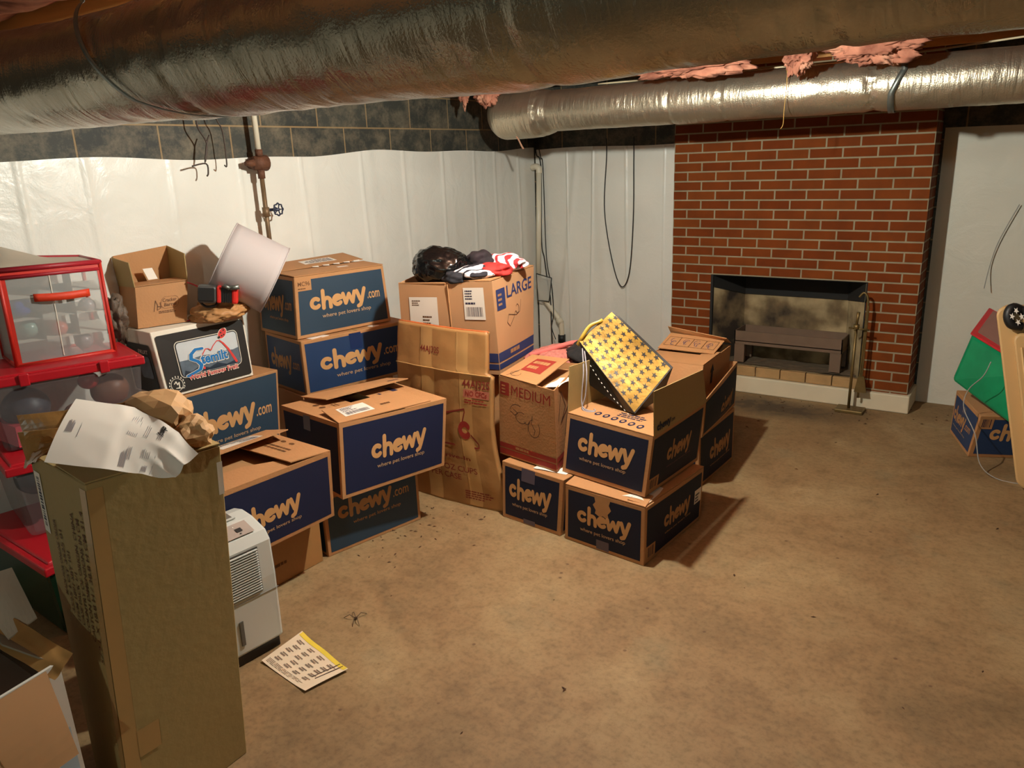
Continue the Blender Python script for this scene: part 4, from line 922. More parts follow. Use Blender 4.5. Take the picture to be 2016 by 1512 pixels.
print2d(F, [[(.445+.012*math.cos(q), .325+.022*math.sin(q)) for q in [k*math.pi/4 for k in range(8)]]], RS, c.root, 'brand_print', B0+.003)
lady = lambda rx, ry: [(.715+rx*math.cos(q)-.0*math.sin(q), .785+ry*math.sin(q)+rx*.6*math.cos(q)) for q in [k*math.pi/10 for k in range(20)]]
print2d(F, [lady(.056, .078)], WHITE, c.root, 'ladybug_print', B0+.0024); print2d(F, [lady(.050, .068)], RS, c.root, 'ladybug_print', B0+.003)
for x, y in ((.70, .80), (.73, .76), (.735, .83), (.705, .75)): print2d(F, [[(x+.009*math.cos(q), y+.013*math.sin(q)) for q in [k*math.pi/4 for k in range(8)]]], BLACK, c.root, 'ladybug_print', B0+.0036)
print2d(F, [[(.672+.014*math.cos(q), .735+.02*math.sin(q)) for q in [k*math.pi/4 for k in range(8)]]], BLACK, c.root, 'ladybug_print', B0+.0036)
ring = arc(.125, .17, .062, 0, 360, 24, .095)
print2d(F, stroke2d(ring, .006), WHITE, c.root, 'round_emblem', B0)
for k in range(11):
    q = math.radians(200-22*k); print2d(F, [[(.125+.078*math.cos(q)-.006, .17+.122*math.sin(q)-.012), (.125+.078*math.cos(q)+.006, .17+.122*math.sin(q)-.012), (.125+.078*math.cos(q)+.004, .17+.122*math.sin(q)+.014), (.125+.078*math.cos(q)-.004, .17+.122*math.sin(q)+.014)]], WHITE, c.root, 'round_emblem', B0)
print2d(F, stroke2d([(.10, .19), (.12, .22), (.13, .17), (.15, .20), (.145, .12), (.11, .12), (.19, .10)], .012), WHITE, c.root, 'round_emblem', B0)
text(F, '100% PEFC', .52, .62, .012, .024, LABEL, c.root, 'fine_print', .02, .0055)
print2d(c.L, [rrect(.10, .88, .05, .80, .05, .05)], BLACK, c.root, 'black_panel', .0052)
print2d(c.L, [rrect(.45, .80, .28, .62, .05, .05)], mt_, c.root, 'side_picture', .006)
text(c.L, 'FRUIT', .5, .8, .66, .06, LABEL, c.root, 'side_print', .01, .006)
recentre(c.root)
K1 = [(-1.191,-3.417,.979),(-1.126,-3.208,.979),(-1.345,-3.165,.979),(-1.355,-3.395,.979),(-1.215,-3.385,1.165),(-1.166,-3.146,1.165),(-1.345,-3.12,1.165),(-1.352,-3.385,1.165)]
c = carton('kraft_carton', 'open kraft carton with tall raised flaps on the fruit box', K1, None, opened=True, bulge=.003)
text(c.R, 'Cracker', .50, .78, .56, .085, INK_BR, c.root, 'store_print', .015); text(c.R, 'Barrel', .53, .77, .45, .085, INK_BR, c.root, 'store_print', .015)
print2d(c.R, stroke2d(rrect(.47, .82, .40, .68, .09, .12), .006), INK_BR, c.root, 'store_print')
print2d(c.R, stroke2d([(.33, .36), (.36, .62), (.40, .50), (.39, .38), (.46, .42), (.45, .56)], .012), INK_BR, c.root, 'store_print'); print2d(c.R, stroke2d([(.40, .47), (.47, .45)], .02), INK_BR, c.root, 'store_print')
lines(c.R, .42, .78, .29, .36, 2, INK_BR, c.root, 'fine_print')
v1, o1, u1, b1 = c.c['V1'], c.c['O1'], c.c['U1'], c.c['B1']
F, o = slab('flap', [o1+up, u1+up, u1+V((-.12,.02,.006)), o1+V((-.12,.01,.006))], KRAFT, c.root)
print2d(F, stroke2d([(.4, .5), (.5, .42), (.6, .55)], .02), INK_BR, c.root, 'fine_print', .003)
F, o = slab('flap', [v1, o1, o1+V((-.0,-.01,.115)), v1+V((-.0,-.01,.135))], KRAFT_TAN, c.root)
F, o = slab('flap', [u1, b1, b1+V((.0,.005,.16)), u1+V((.0,.005,.13))], KRAFT_TAN, c.root)
F, o = slab('flap', [b1, v1, v1+V((.004,-.005,.14)), b1+V((.004,.0,.16))], KRAFT, c.root)
recentre(c.root)
mb = MB(); mb.hexa([(-1.29,-3.27,1.18),(-1.285,-3.225,1.18),(-1.287,-3.225,1.18),(-1.292,-3.27,1.18),(-1.29,-3.29,1.235),(-1.285,-3.245,1.235),(-1.287,-3.245,1.235),(-1.292,-3.29,1.235)])
tag(mb.obj('paper_tag', PAPER), 'small white printed tag standing inside the open-flapped carton on the fruit box', 'tag')
mb = MB(); mb.tube(smooth_path([(-1.15,-3.16,1.16), (-1.12,-3.12,1.13), (-1.105,-3.11,1.07), (-1.10,-3.12,1.01), (-1.12,-3.17,.985), (-1.135,-3.215,.983)], 7), .0035, 8)
tag(mb.obj('charging_cord', mat('red_cord', srgb(176, 26, 40), .4), None, True), 'red cord curling down the side of the open-flapped carton', 'cord')
BAGP = mat('brown_paper_bag', srgb(178, 128, 78), .6, .25, 9, .5, 26)
o = crumple('paper_bag', (-1.07, -3.06, 1.005), (.13, .15, .065), BAGP, None, 2, .28, 2.6, 5, .977); tag(o, 'crumpled brown bag lying on the fruit box under the power tool', 'bag')
# battery power tool
dr = thing('power_tool', 'black and red cordless power tool lying on the crumpled brown bag', 'power tool')
cx, cy, cz = -.985, -3.12, 1.108
ax = V((.62, .78, -.12)).normalized(); sd = V((-.78, .62, 0)).normalized(); upv = ax.cross(sd)*-1
def tpt(a, b_, d): return V((cx, cy, cz))+ax*a+sd*b_+upv*d
def tbox(mb, a0, a1, b0, b1, d0, d1): mb.hexa([tpt(a0,b0,d0),tpt(a1,b0,d0),tpt(a1,b1,d0),tpt(a0,b1,d0),tpt(a0,b0,d1),tpt(a1,b0,d1),tpt(a1,b1,d1),tpt(a0,b1,d1)])
TG = mat('tool_grey', srgb(62, 60, 58), .5); TR = mat('tool_red', srgb(208, 42, 34), .4)
mb = MB(); tbox(mb, -.085, .0, -.04, .04, -.04, .04); mb.obj('battery_pack', TG, dr, bevel=.012)
mb = MB(); tbox(mb, -.08, -.01, -.044, -.04, -.032, .026); mb.obj('battery_face', BLACK_RUB, dr)
mb = MB(); tbox(mb, .0, .02, -.038, .038, -.038, .038); mb.obj('red_collar', TR, dr, bevel=.006)
mb = MB()
for k in range(6): tbox(mb, .02+.008*k, .025+.008*k, -.035, .035, -.035, .036)
tbox(mb, .02, .066, -.031, .031, -.031, .031); mb.obj('ribbed_body', BLACK_RUB, dr)
mb = MB(); tbox(mb, .066, .095, -.036, .036, -.032, .042); mb.obj('red_head', TR, dr, bevel=.01)
mb = MB(); mb.tube([tpt(.06, -.045, -.035), tpt(.10, -.045, -.045)], .012, 12); mb.tube([tpt(.03, -.045, -.048), tpt(.06, -.05, -.035)], .009, 10); mb.obj('chrome_chuck', STEEL, dr, True)
mb = MB(); mb.tube(smooth_path([tpt(-.08, .02, .04), tpt(-.05, .0, .062), tpt(-.01, -.01, .055), tpt(.0, .0, .04)], 6), .006, 8); mb.obj('carry_strap', BLACK_RUB, dr, True)
recentre(dr)
# lamp shade lying on its side
A = (V((.595, .804, 0))*math.cos(math.radians(31))+V((0, 0, -1))*math.sin(math.radians(31))).normalized()
Cc = V((-1.008, -2.905, 1.200)); dv = (Cc-V((2.2285,-5.323,1.6661))).normalized(); A = (A-dv*A.dot(dv)).normalized(); e1 = A.cross(V((0, 0, 1))).normalized(); e2 = A.cross(e1)
mt_shade, n, b, L = nt('shade_linen'); b.inputs['Base Color'].default_value = srgb(184, 174, 172); setv(b, Roughness=.8)
tc = n.nodes.new('ShaderNodeTexCoord'); no = n.nodes.new('ShaderNodeTexNoise'); no.inputs['Scale'].default_value = 300; L.new(tc.outputs['Object'], no.inputs[0])
bp = n.nodes.new('ShaderNodeBump'); bp.inputs['Strength'].default_value = .15; L.new(no.outputs[0], bp.inputs['Height']); L.new(bp.outputs[0], b.inputs['Normal'])
sh = thing('lamp_shade', 'white linen drum lamp shade tipped on its side among the boxes', 'lamp shade')
R_, H_ = .175, .136
vs_ = []; fs = []
for i in range(9):
    for k in range(64):
        q = 2*math.pi*k/64; vs_.append(Cc+A*(-H_+2*H_*i/8)+(e1*math.cos(q)+e2*math.sin(q))*R_)
for i in range(8):
    for k in range(64): fs.append((i*64+k, i*64+(k+1) % 64, (i+1)*64+(k+1) % 64, (i+1)*64+k))
o = mobj('drum', vs_, fs, mt_shade, sh, True); md = o.modifiers.new('s', 'SOLIDIFY'); md.thickness = .002; md.offset = 0
for s_ in (-1, 1):
    mb = MB(); ring = [Cc+A*H_*s_*.985+(e1*math.cos(2*math.pi*k/48)+e2*math.sin(2*math.pi*k/48))*(R_+.001) for k in range(49)]; mb.tube(ring, .0032, 6, cap=False); mb.obj('rim_trim', mt_shade, sh, True)
mb = MB()
for k in range(3): q = 2*math.pi*k/3; mb.tube([Cc+A*(-H_*.85), Cc+A*(-H_*.9)+(e1*math.cos(q)+e2*math.sin(q))*(R_-.002)], .002, 6)
mb.tube([Cc+A*(-H_*.85)+e1*.015, Cc+A*(-H_*.85)-e1*.015], .012, 10); mb.obj('spider_fitter', STEEL, sh, True)
recentre(sh)

# L1 and what it carries
c = carton('kraft_carton', 'kraft carton hidden under the LARGE moving box', [(.03,-2.36,0),(.00,-1.97,0),(-.42,-2.03,0),(-.40,-2.44,0),(.03,-2.36,.645),(.00,-1.97,.645),(-.42,-2.03,.645),(-.40,-2.44,.645)], None); recentre(c.root)
l1 = [(.093,-2.345,.65),(.020,-1.930,.65),(-.553,-2.025,.65),(-.440,-2.455,.65),(.101,-2.395,1.12),(.000,-1.870,1.12),(-.540,-2.02,1.12),(-.423,-2.470,1.095)]
c = carton('moving_box', 'kraft moving box printed LARGE in blue carrying the black bag and clothes', l1, None, opened=True, bulge=.006, mt=mat('pale_kraft', srgb(186, 138, 96), .75, .08, 6))
F = c.R
patch(F, .06, .25, .68, .90, BLUE_INK, c.root, 'blue_square', .0016)
for k in range(3): lines(F, .09, .22, .72+.05*k, .75+.05*k, 1, KRAFT, c.root, 'square_lettering', .0022, fill=.8)
text(F, 'LARGE', .29, .92, .78, .13, BLUE_INK, c.root, 'size_print', .012)
print2d(F, stroke2d([(.62, .70), (.58, .58), (.48, .56), (.30, .60), (.26, .52), (.32, .47), (.42, .54), (.46, .60)]+arc(.52, .62, .04, 200, 500, 8, .05), .006), INK_MARK, c.root, 'pen_scribble')
for F in (c.R, c.L):
    patch(F, .003, .997, .135, .235, BLUE_INK, c.root, 'blue_stripe', .0014); patch(F, .003, .997, .055, .115, BLUE_INK, c.root, 'blue_stripe', .0014)
lines(c.R, .3, .7, .16, .215, 1, LOGO_DIM, c.root, 'stripe_lettering', .002, fill=.8)
shipping_label(c.L, .70, .91, .60, .94, c.root, 9)
patch(c.L, .11, .42, .48, .84, LABEL, c.root, 'address_label', .0024); lines(c.L, .14, .26, .74, .81, 3, INK_BR, c.root, 'label_text', .003); lines(c.L, .25, .38, .53, .64, 3, INK_BR, c.root, 'label_text', .003)
v1, o1, u1, b1 = c.c['V1'], c.c['O1'], c.c['U1'], c.c['B1']
F, o = slab('flap', [o1.lerp(v1, .02)+up, u1+up, u1.lerp(b1, .35)+V((0,0,.006)), o1.lerp(v1, .35)+V((0,0,.006))], KRAFT, c.root)
F, o = slab('flap', [v1+V((.0,0,.0)), v1.lerp(o1, .52)+V((0,-.004,-.004)), v1.lerp(o1, .52)+V((.02,.10,-.03)), v1+V((.02,.12,-.02))], KRAFT, c.root)
mb = MB(); mb.tube([v1.lerp(o1, .545)+V((0,-.006,-.01)), c.c['V0'].lerp(c.c['O0'], .56)+V((0,-.006,0))], .0035, 6); mb.obj('corner_crease', KRAFT, c.root)
recentre(c.root)
BAG = mat('black_bin_liner', srgb(14, 13, 13), .18, .1, 9, .8, 9)
o = crumple('bin_bag', (-.28, -2.30, 1.16), (.165, .14, .105), BAG, None, 4, .16, 1.9, 5, 1.045); tag(o, 'shiny black bin bag slumped on the LARGE moving box', 'bag')
cols = (('white and black striped garment draped over the LARGE box edge', srgb(222, 208, 208), (-.05, -2.32, 1.145), (.10, .10, .038), 21),
        ('red folded garment poking out of the clothes on the LARGE box', srgb(196, 44, 38), (.0, -2.24, 1.15), (.09, .10, .035), 22),
        ('black shoe-like garment fold on top of the clothes heap', srgb(34, 22, 28), (-.14, -2.16, 1.185), (.07, .055, .045), 23),
        ('white and navy garment at the back of the clothes heap', srgb(212, 202, 204), (-.04, -2.08, 1.165), (.13, .07, .045), 24),
        ('small dark cloth tucked under the white garment edge', srgb(40, 38, 44), (-.11, -2.40, 1.125), (.075, .035, .035), 25))
for i, (lb, cc, p, s_, sd_) in enumerate(cols):
    mtc, n, b, L = nt('garment_%d' % i); tc = n.nodes.new('ShaderNodeTexCoord'); wv = n.nodes.new('ShaderNodeTexWave'); wv.inputs['Scale'].default_value = 5; wv.inputs['Distortion'].default_value = 16; wv.inputs['Detail'].default_value = 3; L.new(tc.outputs['Object'], wv.inputs[0])
    alt = {0: srgb(30, 26, 34), 3: srgb(170, 40, 44)}.get(i, tuple(x*.6 for x in cc[:3])+(1,))
    r = ramp(n, [(.66, cc), (.72, alt)]); L.new(wv.outputs[0], r.inputs[0]); L.new(r.outputs[0], b.inputs['Base Color']); setv(b, Roughness=.85)
    o = crumple('garment', p, s_, mtc, None, sd_, .35, 2.6, 4, 1.095, False); tag(o, lb, 'garment')

# T1: collapsed tall carton standing in front
t1 = thing('flattened_carton', 'tall worn kraft carton printed 44AJ32S standing creased before the LARGE box', 'box')
def t1f(u, v, off=0):
    zt = .905+.006*math.cos(u*3); z = zt*v
    x0 = -.445+.03*v; x1 = .150+.03*math.exp(-((v-.06)/.2)**2)+(.02 if v < .78 else -.012)+.012*math.sin(v*9)*(1-v)
    x = x0+(x1-x0)*u
    y = -2.515-.020*math.sin(math.pi*u)-.018*math.sin(v*math.pi)-.0012*abs(math.sin(u*7*math.pi/1.0))-.004*math.exp(-((v-.775)/.01)**2)
    y += .004*noise.noise(V((u*6, v*9, 2)))
    if v > .775: y += .010*(v-.775)/.2
    return V((x, y-off, max(0.001, z)))
class Tf:
    w, h = .6, .9
    def P(s, a, t, off=0): return t1f(a, t, off)
TF = Tf()
mb = MB(); grid_face(mb, TF, 0, 1, 0, 1, 0, 60, 60)
o0 = len(mb.v); grid_face(mb, TF, 0, 1, 0, 1, -.026, 60, 60, True)
N_ = 61
for j in range(60):
    for i in (0, 60):
        a0, b0 = j*N_+i, (j+1)*N_+i; q = (a0, b0, o0+b0, o0+a0); mb.f.append(q if i == 0 else q[::-1])
for i in range(60): mb.f.append((i, i+1, o0+i+1, o0+i)[::-1]); mb.f.append((60*N_+i, 60*N_+i+1, o0+60*N_+i+1, o0+60*N_+i))
mb.obj('carton_body', KRAFT_OLD, t1, True)
TS = mat('carton_tape', srgb(186, 142, 88), .3, .10, 6)
for a, b_ in ((.30, .44), (.70, .82)): patch(TF, a, b_, .01, .99, TS, t1, 'tape_strip', .0012, 40)
mb = MB(); mb.tube([t1f(i/30, .775, .002) for i in range(31)], .0028, 6); mb.obj('fold_line', TS, t1, True)
mb = MB(); mb.tube([t1f(i/30, .999, -.012) for i in range(31)], .007, 8); mb.obj('top_edge', mat('orange_torn_edge', srgb(168, 84, 34), .7, .2, 20), t1, True)
RI = mat('maroon_ink', srgb(128, 40, 26), .7, .1)
text(TF, '44AJ32S', .30, .52, .86, .035, RI, t1, 'code_print', .01, .0024); text(TF, '44AJ32S', .73, .985, .70, .045, RI, t1, 'code_print', .015, .0024)
text(TF, 'NO CFCs', .76, .96, .655, .028, RED_INK, t1, 'code_print', .02, .0024); patch(TF, .74, .98, .645, .69, mat('pink_wash', srgb(176, 100, 76), .7), t1, 'stamp_background', .0018); lines(TF, .75, .97, .61, .64, 2, RED_INK, t1, 'fine_print', .0024)
print2d(TF, stroke2d([(.56, .54), (.74, .575), (.745, .56), (.72, .50)], .010)+stroke2d([(.80, .43), (.86, .385), (.86, .365), (.84, .36), (.50, .36)], .010), RI, t1, 'brand_outline', .0024)
print2d(TF, stroke2d(arc(.74, .455, .045, 40, 320, 16, .035), .034), RED_INK, t1, 'brand_letter', .0026)
text(TF, 'Drive-In', .44, .76, .28, .022, RI, t1, 'brand_print', .02, .0024); text(TF, '44 OZ CUPS', .38, .80, .205, .034, RI, t1, 'contents_print', .006, .0024); text(TF, 'PER CASE', .34, .64, .155, .034, RI, t1, 'contents_print', .006, .0024)
lines(TF, .66, .92, .045, .10, 4, RI, t1, 'fine_print', .0024)
recentre(t1)

# gift bag
gb = thing('gift_bag', 'black gift bag with gold starry front leaning in the open box', 'gift bag')
P0, P1, P2, P3 = V((.526,-2.32,.858)), V((.640,-2.205,.99)), V((.955,-2.25,.77)), V((.846,-2.40,.582))
GOLD, n, b, L = nt('gold_foil_paper'); tc = n.nodes.new('ShaderNodeTexCoord'); no = n.nodes.new('ShaderNodeTexNoise'); no.inputs['Scale'].default_value = 9; no.inputs['Detail'].default_value = 6; L.new(tc.outputs['Object'], no.inputs[0])
r = ramp(n, [(.3, srgb(126, 92, 26)), (.6, srgb(180, 138, 50))]); L.new(no.outputs[0], r.inputs[0]); L.new(r.outputs[0], b.inputs['Base Color'])
bp = n.nodes.new('ShaderNodeBump'); bp.inputs['Strength'].default_value = .35; bp.inputs['Distance'].default_value = .02; L.new(no.outputs[0], bp.inputs['Height']); L.new(bp.outputs[0], b.inputs['Normal']); setv(b, Roughness=.42, Metallic=.35)
GBK = mat('gloss_black_card', srgb(18, 15, 13), .4)
GF = Face(P0, P3, P2, P1, -.012); nn = GF.n
if nn.dot(V((2.2285, -5.32, 1.67))-P0) < 0: nn = -nn
mb = MB(); grid_face(mb, GF, 0, 1, 0, 1, 0, 12, 12); mb.obj('bag_front', GBK, gb, True)
mb = MB(); grid_face(mb, GF, .006, .985, .008, .955, .0012, 12, 12); mb.obj('gold_panel', GOLD, gb, True)
rr = random.Random(5)
for j in range(8):
    for i in range(8):
        a = .07+.115*i+(.02 if j % 2 else 0); t = .07+.122*j
        if a > .95: continue
        ro = rr.uniform(0, 1); st = []
        for k in range(10):
            q = ro+math.pi*k/5; rd = .052 if k % 2 == 0 else .020; st.append((a+rd*math.cos(q)*.85, t+rd*math.sin(q)))
        c0 = (a, t)
        print2d(GF, [[c0, st[k], st[(k+1) % 10]] for k in range(10)], GBK, gb, 'star', .0028)
D_ = -nn*.10+V((-.02, -.03, -.05))
mb = MB(); q = [P0, P3, P3+V((-.04,.02,-.0)), P0+V((-.02,.10,-.19))]
mb.add([P0, P3, P3+V((-.055, .03, -.006)), V((.590,-2.335,.66)), P1, P2, V((.86,-2.14,.585)), V((.64,-2.12,.68))], [(0, 1, 2, 3), (1, 5, 6, 2), (5, 4, 7, 6), (3, 2, 6, 7)])
mb.obj('bag_side', GBK, gb)
mb = MB()
for i in range(14):
    p = P0.lerp(P3, .2+.055*i)+V((-.012-.008*math.sin(i*.25), .0, -.028-.01*math.sin(i*.24))); mb.tube([p, p+V((.006, -.002, -.006))], .0016, 5)
mb.obj('stitching', LABEL, gb)
mb = MB(); rib = smooth_path([P0.lerp(P1, .06)+V((-.02,0,-.03)), P0.lerp(P1, .10)+nn*.012, P0.lerp(P1, .4)+nn*.015+V((-.012,0,.006)), P0.lerp(P1, .62)+nn*.008, P0.lerp(P1, .7)], 6)
vs_ = []; 
for p in rib: vs_ += [p+V((-.005,-.003,.006)), p+V((.006,.003,-.006))]
o = mobj('ribbon_handle', vs_, [(2*i, 2*i+1, 2*i+3, 2*i+2) for i in range(len(rib)-1)], mat('yellow_satin', srgb(186, 150, 56), .4), gb, True); md = o.modifiers.new('s', 'SOLIDIFY'); md.thickness = .0015
mb = MB(); mb.tube(smooth_path([P0+V((.01,.01,-.02)), V((.592,-2.40,.74)), V((.592,-2.42,.62)), V((.610,-2.43,.578)), V((.66,-2.425,.572)), V((.645,-2.40,.573))], 7), .003, 7)
mb.tube(smooth_path([P0+V((.02,.01,-.03)), V((.608,-2.40,.74)), V((.612,-2.42,.64)), V((.60,-2.43,.58)), V((.635,-2.445,.572)), V((.665,-2.43,.572))], 7), .003, 7)
mb.obj('cord', mat('grey_white_cord', srgb(150, 144, 148), .8), gb, True)
recentre(gb)

# G1: tall tan carton in the foreground
g1 = [(.462,-4.585,0),(.458,-4.232,0),(.130,-4.190,0),(.118,-4.506,0),(.439,-4.52,.97),(.495,-4.191,.97),(.155,-4.150,.97),(.082,-4.481,.97)]
c = carton('tall_carton', 'tall tan carton in the foreground with a creased packing slip on top', g1, None, mt=KRAFT_TAN, tapes=False, bulge=.004)
patch(c.R, .0, .11, .0, .985, TAPE, c.root, 'packing_tape', .0012, 12); patch(c.L, .90, 1.0, .0, .985, TAPE, c.root, 'packing_tape', .0012, 12)
patch(c.R, .11, .28, .22, .30, TAPE, c.root, 'packing_tape', .0016)
patch(c.L, .035, .155, .78, .955, LABEL, c.root, 'barcode_label', .0016); 
mb = MB(); rb = random.Random(2); t = .80
while t < .94:
    w_ = rb.choice((.002, .004, .006)); grid_face(mb, c.L, .07, .125, t, t+w_, .0024, 1, 1); t += w_+rb.choice((.002, .003, .005))
mb.obj('barcode', INK, c.root)
patch(c.R, .955, 1.0, .86, .955, LABEL, c.root, 'white_sticker', .0016)
for s_, t0, ln, tx in ((.32, .62, .22, 'MADE FOR ONLINE ORDER'), (.42, .58, .24, '3525 LOT 3525 01'), (.52, .57, .20, 'ITEM 1891 SBT 101'), (.61, .57, .15, 'CASE PACK 1/1'), (.71, .56, .34, 'COUNTRY OF ORIGIN: CHINA'), (.80, .55, .34, 'CARTON DIMENSIONS IN CM'), (.89, .50, .42, '57.2 L X 18.8 H / 38.8 H CM 31.4')):
    text(c.L, tx, s_, ln, t0, .052, INK_BR, c.root, 'carton_print', .012, .0024, rot=90)
v1, o1, u1, b1 = c.c['V1'], c.c['O1'], c.c['U1'], c.c['B1']
F, o = slab('flap', [o1+V((0,0,.004)), u1+V((0,0,.004)), u1.lerp(b1, .48)+V((0,0,.010)), o1.lerp(v1, .48)+V((0,0,.010))], KRAFT_TAN, c.root)
patch(F, .45, .85, .1, .9, LABEL, c.root, 'shipping_label', .003)
def tp(u, v, seed, p, q, r_, s_, amp):
    P_ = p*(1-u)*(1-v)+q*u*(1-v)+r_*u*v+s_*(1-u)*v
    k = 1-2*abs(noise.noise(V((u*4, v*4, seed))))
    return P_+V((0, 0, amp*k))
TPB = mat('brown_packing_tape', srgb(150, 98, 48), .18, .3, 12)
TFL = mat('taped_brown_flap', srgb(156, 112, 62), .3, .25, 12, .25, 20)
slab('flap', [V((.085,-4.478,.965)), V((.150,-4.300,.975)), V((.106,-4.379,1.063)), V((.061,-4.482,1.072))], TFL, c.root, bend=.010)
slab('flap', [V((.085,-4.490,.940)), V((.160,-4.430,.975)), V((.150,-4.405,1.03)), V((.072,-4.492,1.03))], TFL, c.root, bend=.014)
slab('flap', [V((.150,-4.300,.975)), V((.30,-4.26,.985)), V((.250,-4.255,1.075)), V((.106,-4.379,1.063))], TFL, c.root, bend=.008)
A_ = [V(t) for t in ((.07,-4.497,.925), (.20,-4.500,.985), (.19,-4.43,1.015), (.085,-4.475,1.01))]
o = sheet('loose_tape', lambda u, v: tp(u, v, 7, *A_, .006), 14, 14, TPB, c.root)
recentre(c.root)
KP = mat('crumpled_kraft_paper', srgb(190, 146, 98), .7, .06, 10, .25, 12)
o = crumple('kraft_packing_paper', (.30, -4.235, 1.03), (.145, .085, .065), KP, None, 8, .34, 2.0, 3, .975); facet(o); tag(o, 'crumpled kraft packing paper heaped behind the white packing slip', 'paper')
o = crumple('kraft_packing_paper', (.445, -4.23, 1.01), (.05, .05, .045), KP, None, 18, .34, 2.6, 3, .975); facet(o); tag(o, 'smaller crumpled paper wad at the right end of the tall carton', 'paper')
# creased packing slip
def _pl(k, u):
    for (u0, p0), (u1, p1) in zip(k, k[1:]):
        if u <= u1: 
            t = max(0, (u-u0)/(u1-u0)); return V(p0).lerp(V(p1), t)
    return V(k[-1][1])
KB = [(0, (.330,-4.550,1.018)), (.38, (.455,-4.478,.998)), (.72, (.520,-4.410,.968)), (1, (.563,-4.366,.949))]
KT = [(0, (.200,-4.390,1.112)), (.45, (.311,-4.301,1.080)), (.80, (.490,-4.296,1.040)), (1, (.575,-4.305,.992))]
def slip_pos(u, v):
    p = _pl(KB, u).lerp(_pl(KT, u), v)
    z = .010*math.sin(v*3.1)+.010*(1-2*abs(noise.noise(V((u*3+v, v*2.2, 5)))))*(u**1.5)
    return p+V((0, 0, z))
class Sf:
    w, h = .35, .24
    def P(s, a, t, off=0): return slip_pos(a, t)+V((0, -.0006, off))
SF = Sf()
sl = thing('packing_slip', 'large creased white packing slip draped over the top of tall carton', 'paper')
mb = MB(); grid_face(mb, SF, 0, 1, 0, 1, 0, 40, 30); mb.obj('sheet', PAPER, sl, True)
chS = []
for st in CH:
    for poly in stroke2d(st, .45): chS.append([(.70+.026*y, .90-.040*x*1.0) for x, y in poly])
print2d(SF, chS, BLACK, sl, 'logo', .0012)
for a0, a1, b0, b1_, n_ in ((.05, .10, .42, .62, 7), (.14, .155, .36, .62, 1), (.48, .56, .50, .92, 6), (.60, .64, .55, .85, 3), (.48, .53, .05, .3, 6), (.52, .56, .16, .36, 3), (.63, .70, .22, .38, 5), (.735, .75, .02, .40, 1), (.66, .70, .03, .14, 5), (.70, .735, .6, .9, 3)):
    sh = []; rq = random.Random(int(a0*100))
    for k in range(n_):
        x = a0+(a1-a0)*k/n_; sh.append([(x, b0), (x+.0045, b0), (x+.0045, b0+(b1_-b0)*rq.uniform(.6, 1)), (x, b0+(b1_-b0)*rq.uniform(.6, 1))])
    print2d(SF, sh, mat('grey_print', srgb(150, 142, 142), .7), sl, 'slip_text', .0012)
recentre(sl)

# G2: white lined box at the lower left edge
gg = thing('open_box', 'half-open white edged box with brown flaps at the lower left corner', 'box')
PB = mat('pale_card_lining', srgb(206, 198, 186), .6, .08)
O, U, B, Vv = V((.475,-4.665,0)), V((-.06,-4.60,0)), V((-.12,-5.05,0)), V((.53,-5.10,0))
O1, U1, B1, V1 = O+V((-.015,.0,.585)), U+V((0,0,.585)), B+V((0,0,.585)), Vv+V((-.01,0,.585))
mb = MB()
def pane(mb, a, b_, c_, d_, th=.008):
    n_ = (b_-a).cross(d_-a).normalized()*th; mb.hexa([a, b_, b_-n_, a-n_, d_, c_, c_-n_, d_-n_])
pane(mb, O, U, U1, O1); pane(mb, U, B, B1, U1); pane(mb, B, Vv, V1, B1); pane(mb, Vv, O, O1, V1)
mb.hexa([O, U, B, Vv, O+V((0,0,.01)), U+V((0,0,.01)), B+V((0,0,.01)), Vv+V((0,0,.01))]); mb.obj('box_body', PB, gg)
KB2 = mat('brown_flap_card', srgb(150, 108, 66), .75, .1, 6)
F, o = slab('flap', [V((.60,-5.05,.40)), V((.585,-4.715,.425)), O1+V((.012,-.035,.002)), V1+V((.012,0,.002))], KB2, gg, bend=.004)
mb = MB(); mb.tube([F.P(.3, .0, .004), F.P(.36, .95, .004)], .0025, 6); mb.tube([F.P(.62, .1, .004), F.P(.60, .98, .004)], .002, 6); mb.obj('crease', KB2, gg, True)
patch(Face(Vv+V((.004,0,0)), O+V((.004,0,0)), O1+V((.004,0,0)), V1+V((.004,0,0))), .0, .97, .05, .72, mat('pale_blue_card', srgb(160, 176, 186), .6), gg, 'blue_side_panel', .003)
F, o = slab('flap', [O1+V((-.01,-.01,.0)), U1+V((.0,-.01,.0)), U1+V((.06,-.10,.075)), O1+V((-.13,-.06,.035))], mat('grey_card_flap', srgb(132, 118, 98), .7), gg, bend=.004)
F, o = slab('torn_flap', [V((.316,-4.705,.618)), V((.305,-4.632,.632)), V((.10,-4.588,.688)), V((.04,-4.68,.672))], mat('torn_grey_card', srgb(184, 172, 152), .75, .12, 9), gg, bend=.010)
A_ = [O1+V((.035,-.03,-.02)), O1+V((-.20,-.07,.025)), O1+V((-.17,.005,.050)), O1+V((.02,.025,.012))]
o = sheet('loose_tape', lambda u, v: tp(u*.6, v*.6, 3, *[A_[0], A_[0]+(A_[1]-A_[0])/.6, A_[0]+(A_[2]-A_[0])/.6, A_[0]+(A_[3]-A_[0])/.6], .004), 14, 14, mat('amber_tape', srgb(150, 112, 66), .22, .35, 14), gg)
o = sheet('inner_flap', lambda u, v: V((.44-.5*u, -4.70-.30*v, .545-.03*v)), 6, 6, mat('inner_shade_brown', srgb(88, 66, 50), .8), gg)  # dark sheet stands in for the shade inside the box
recentre(gg)

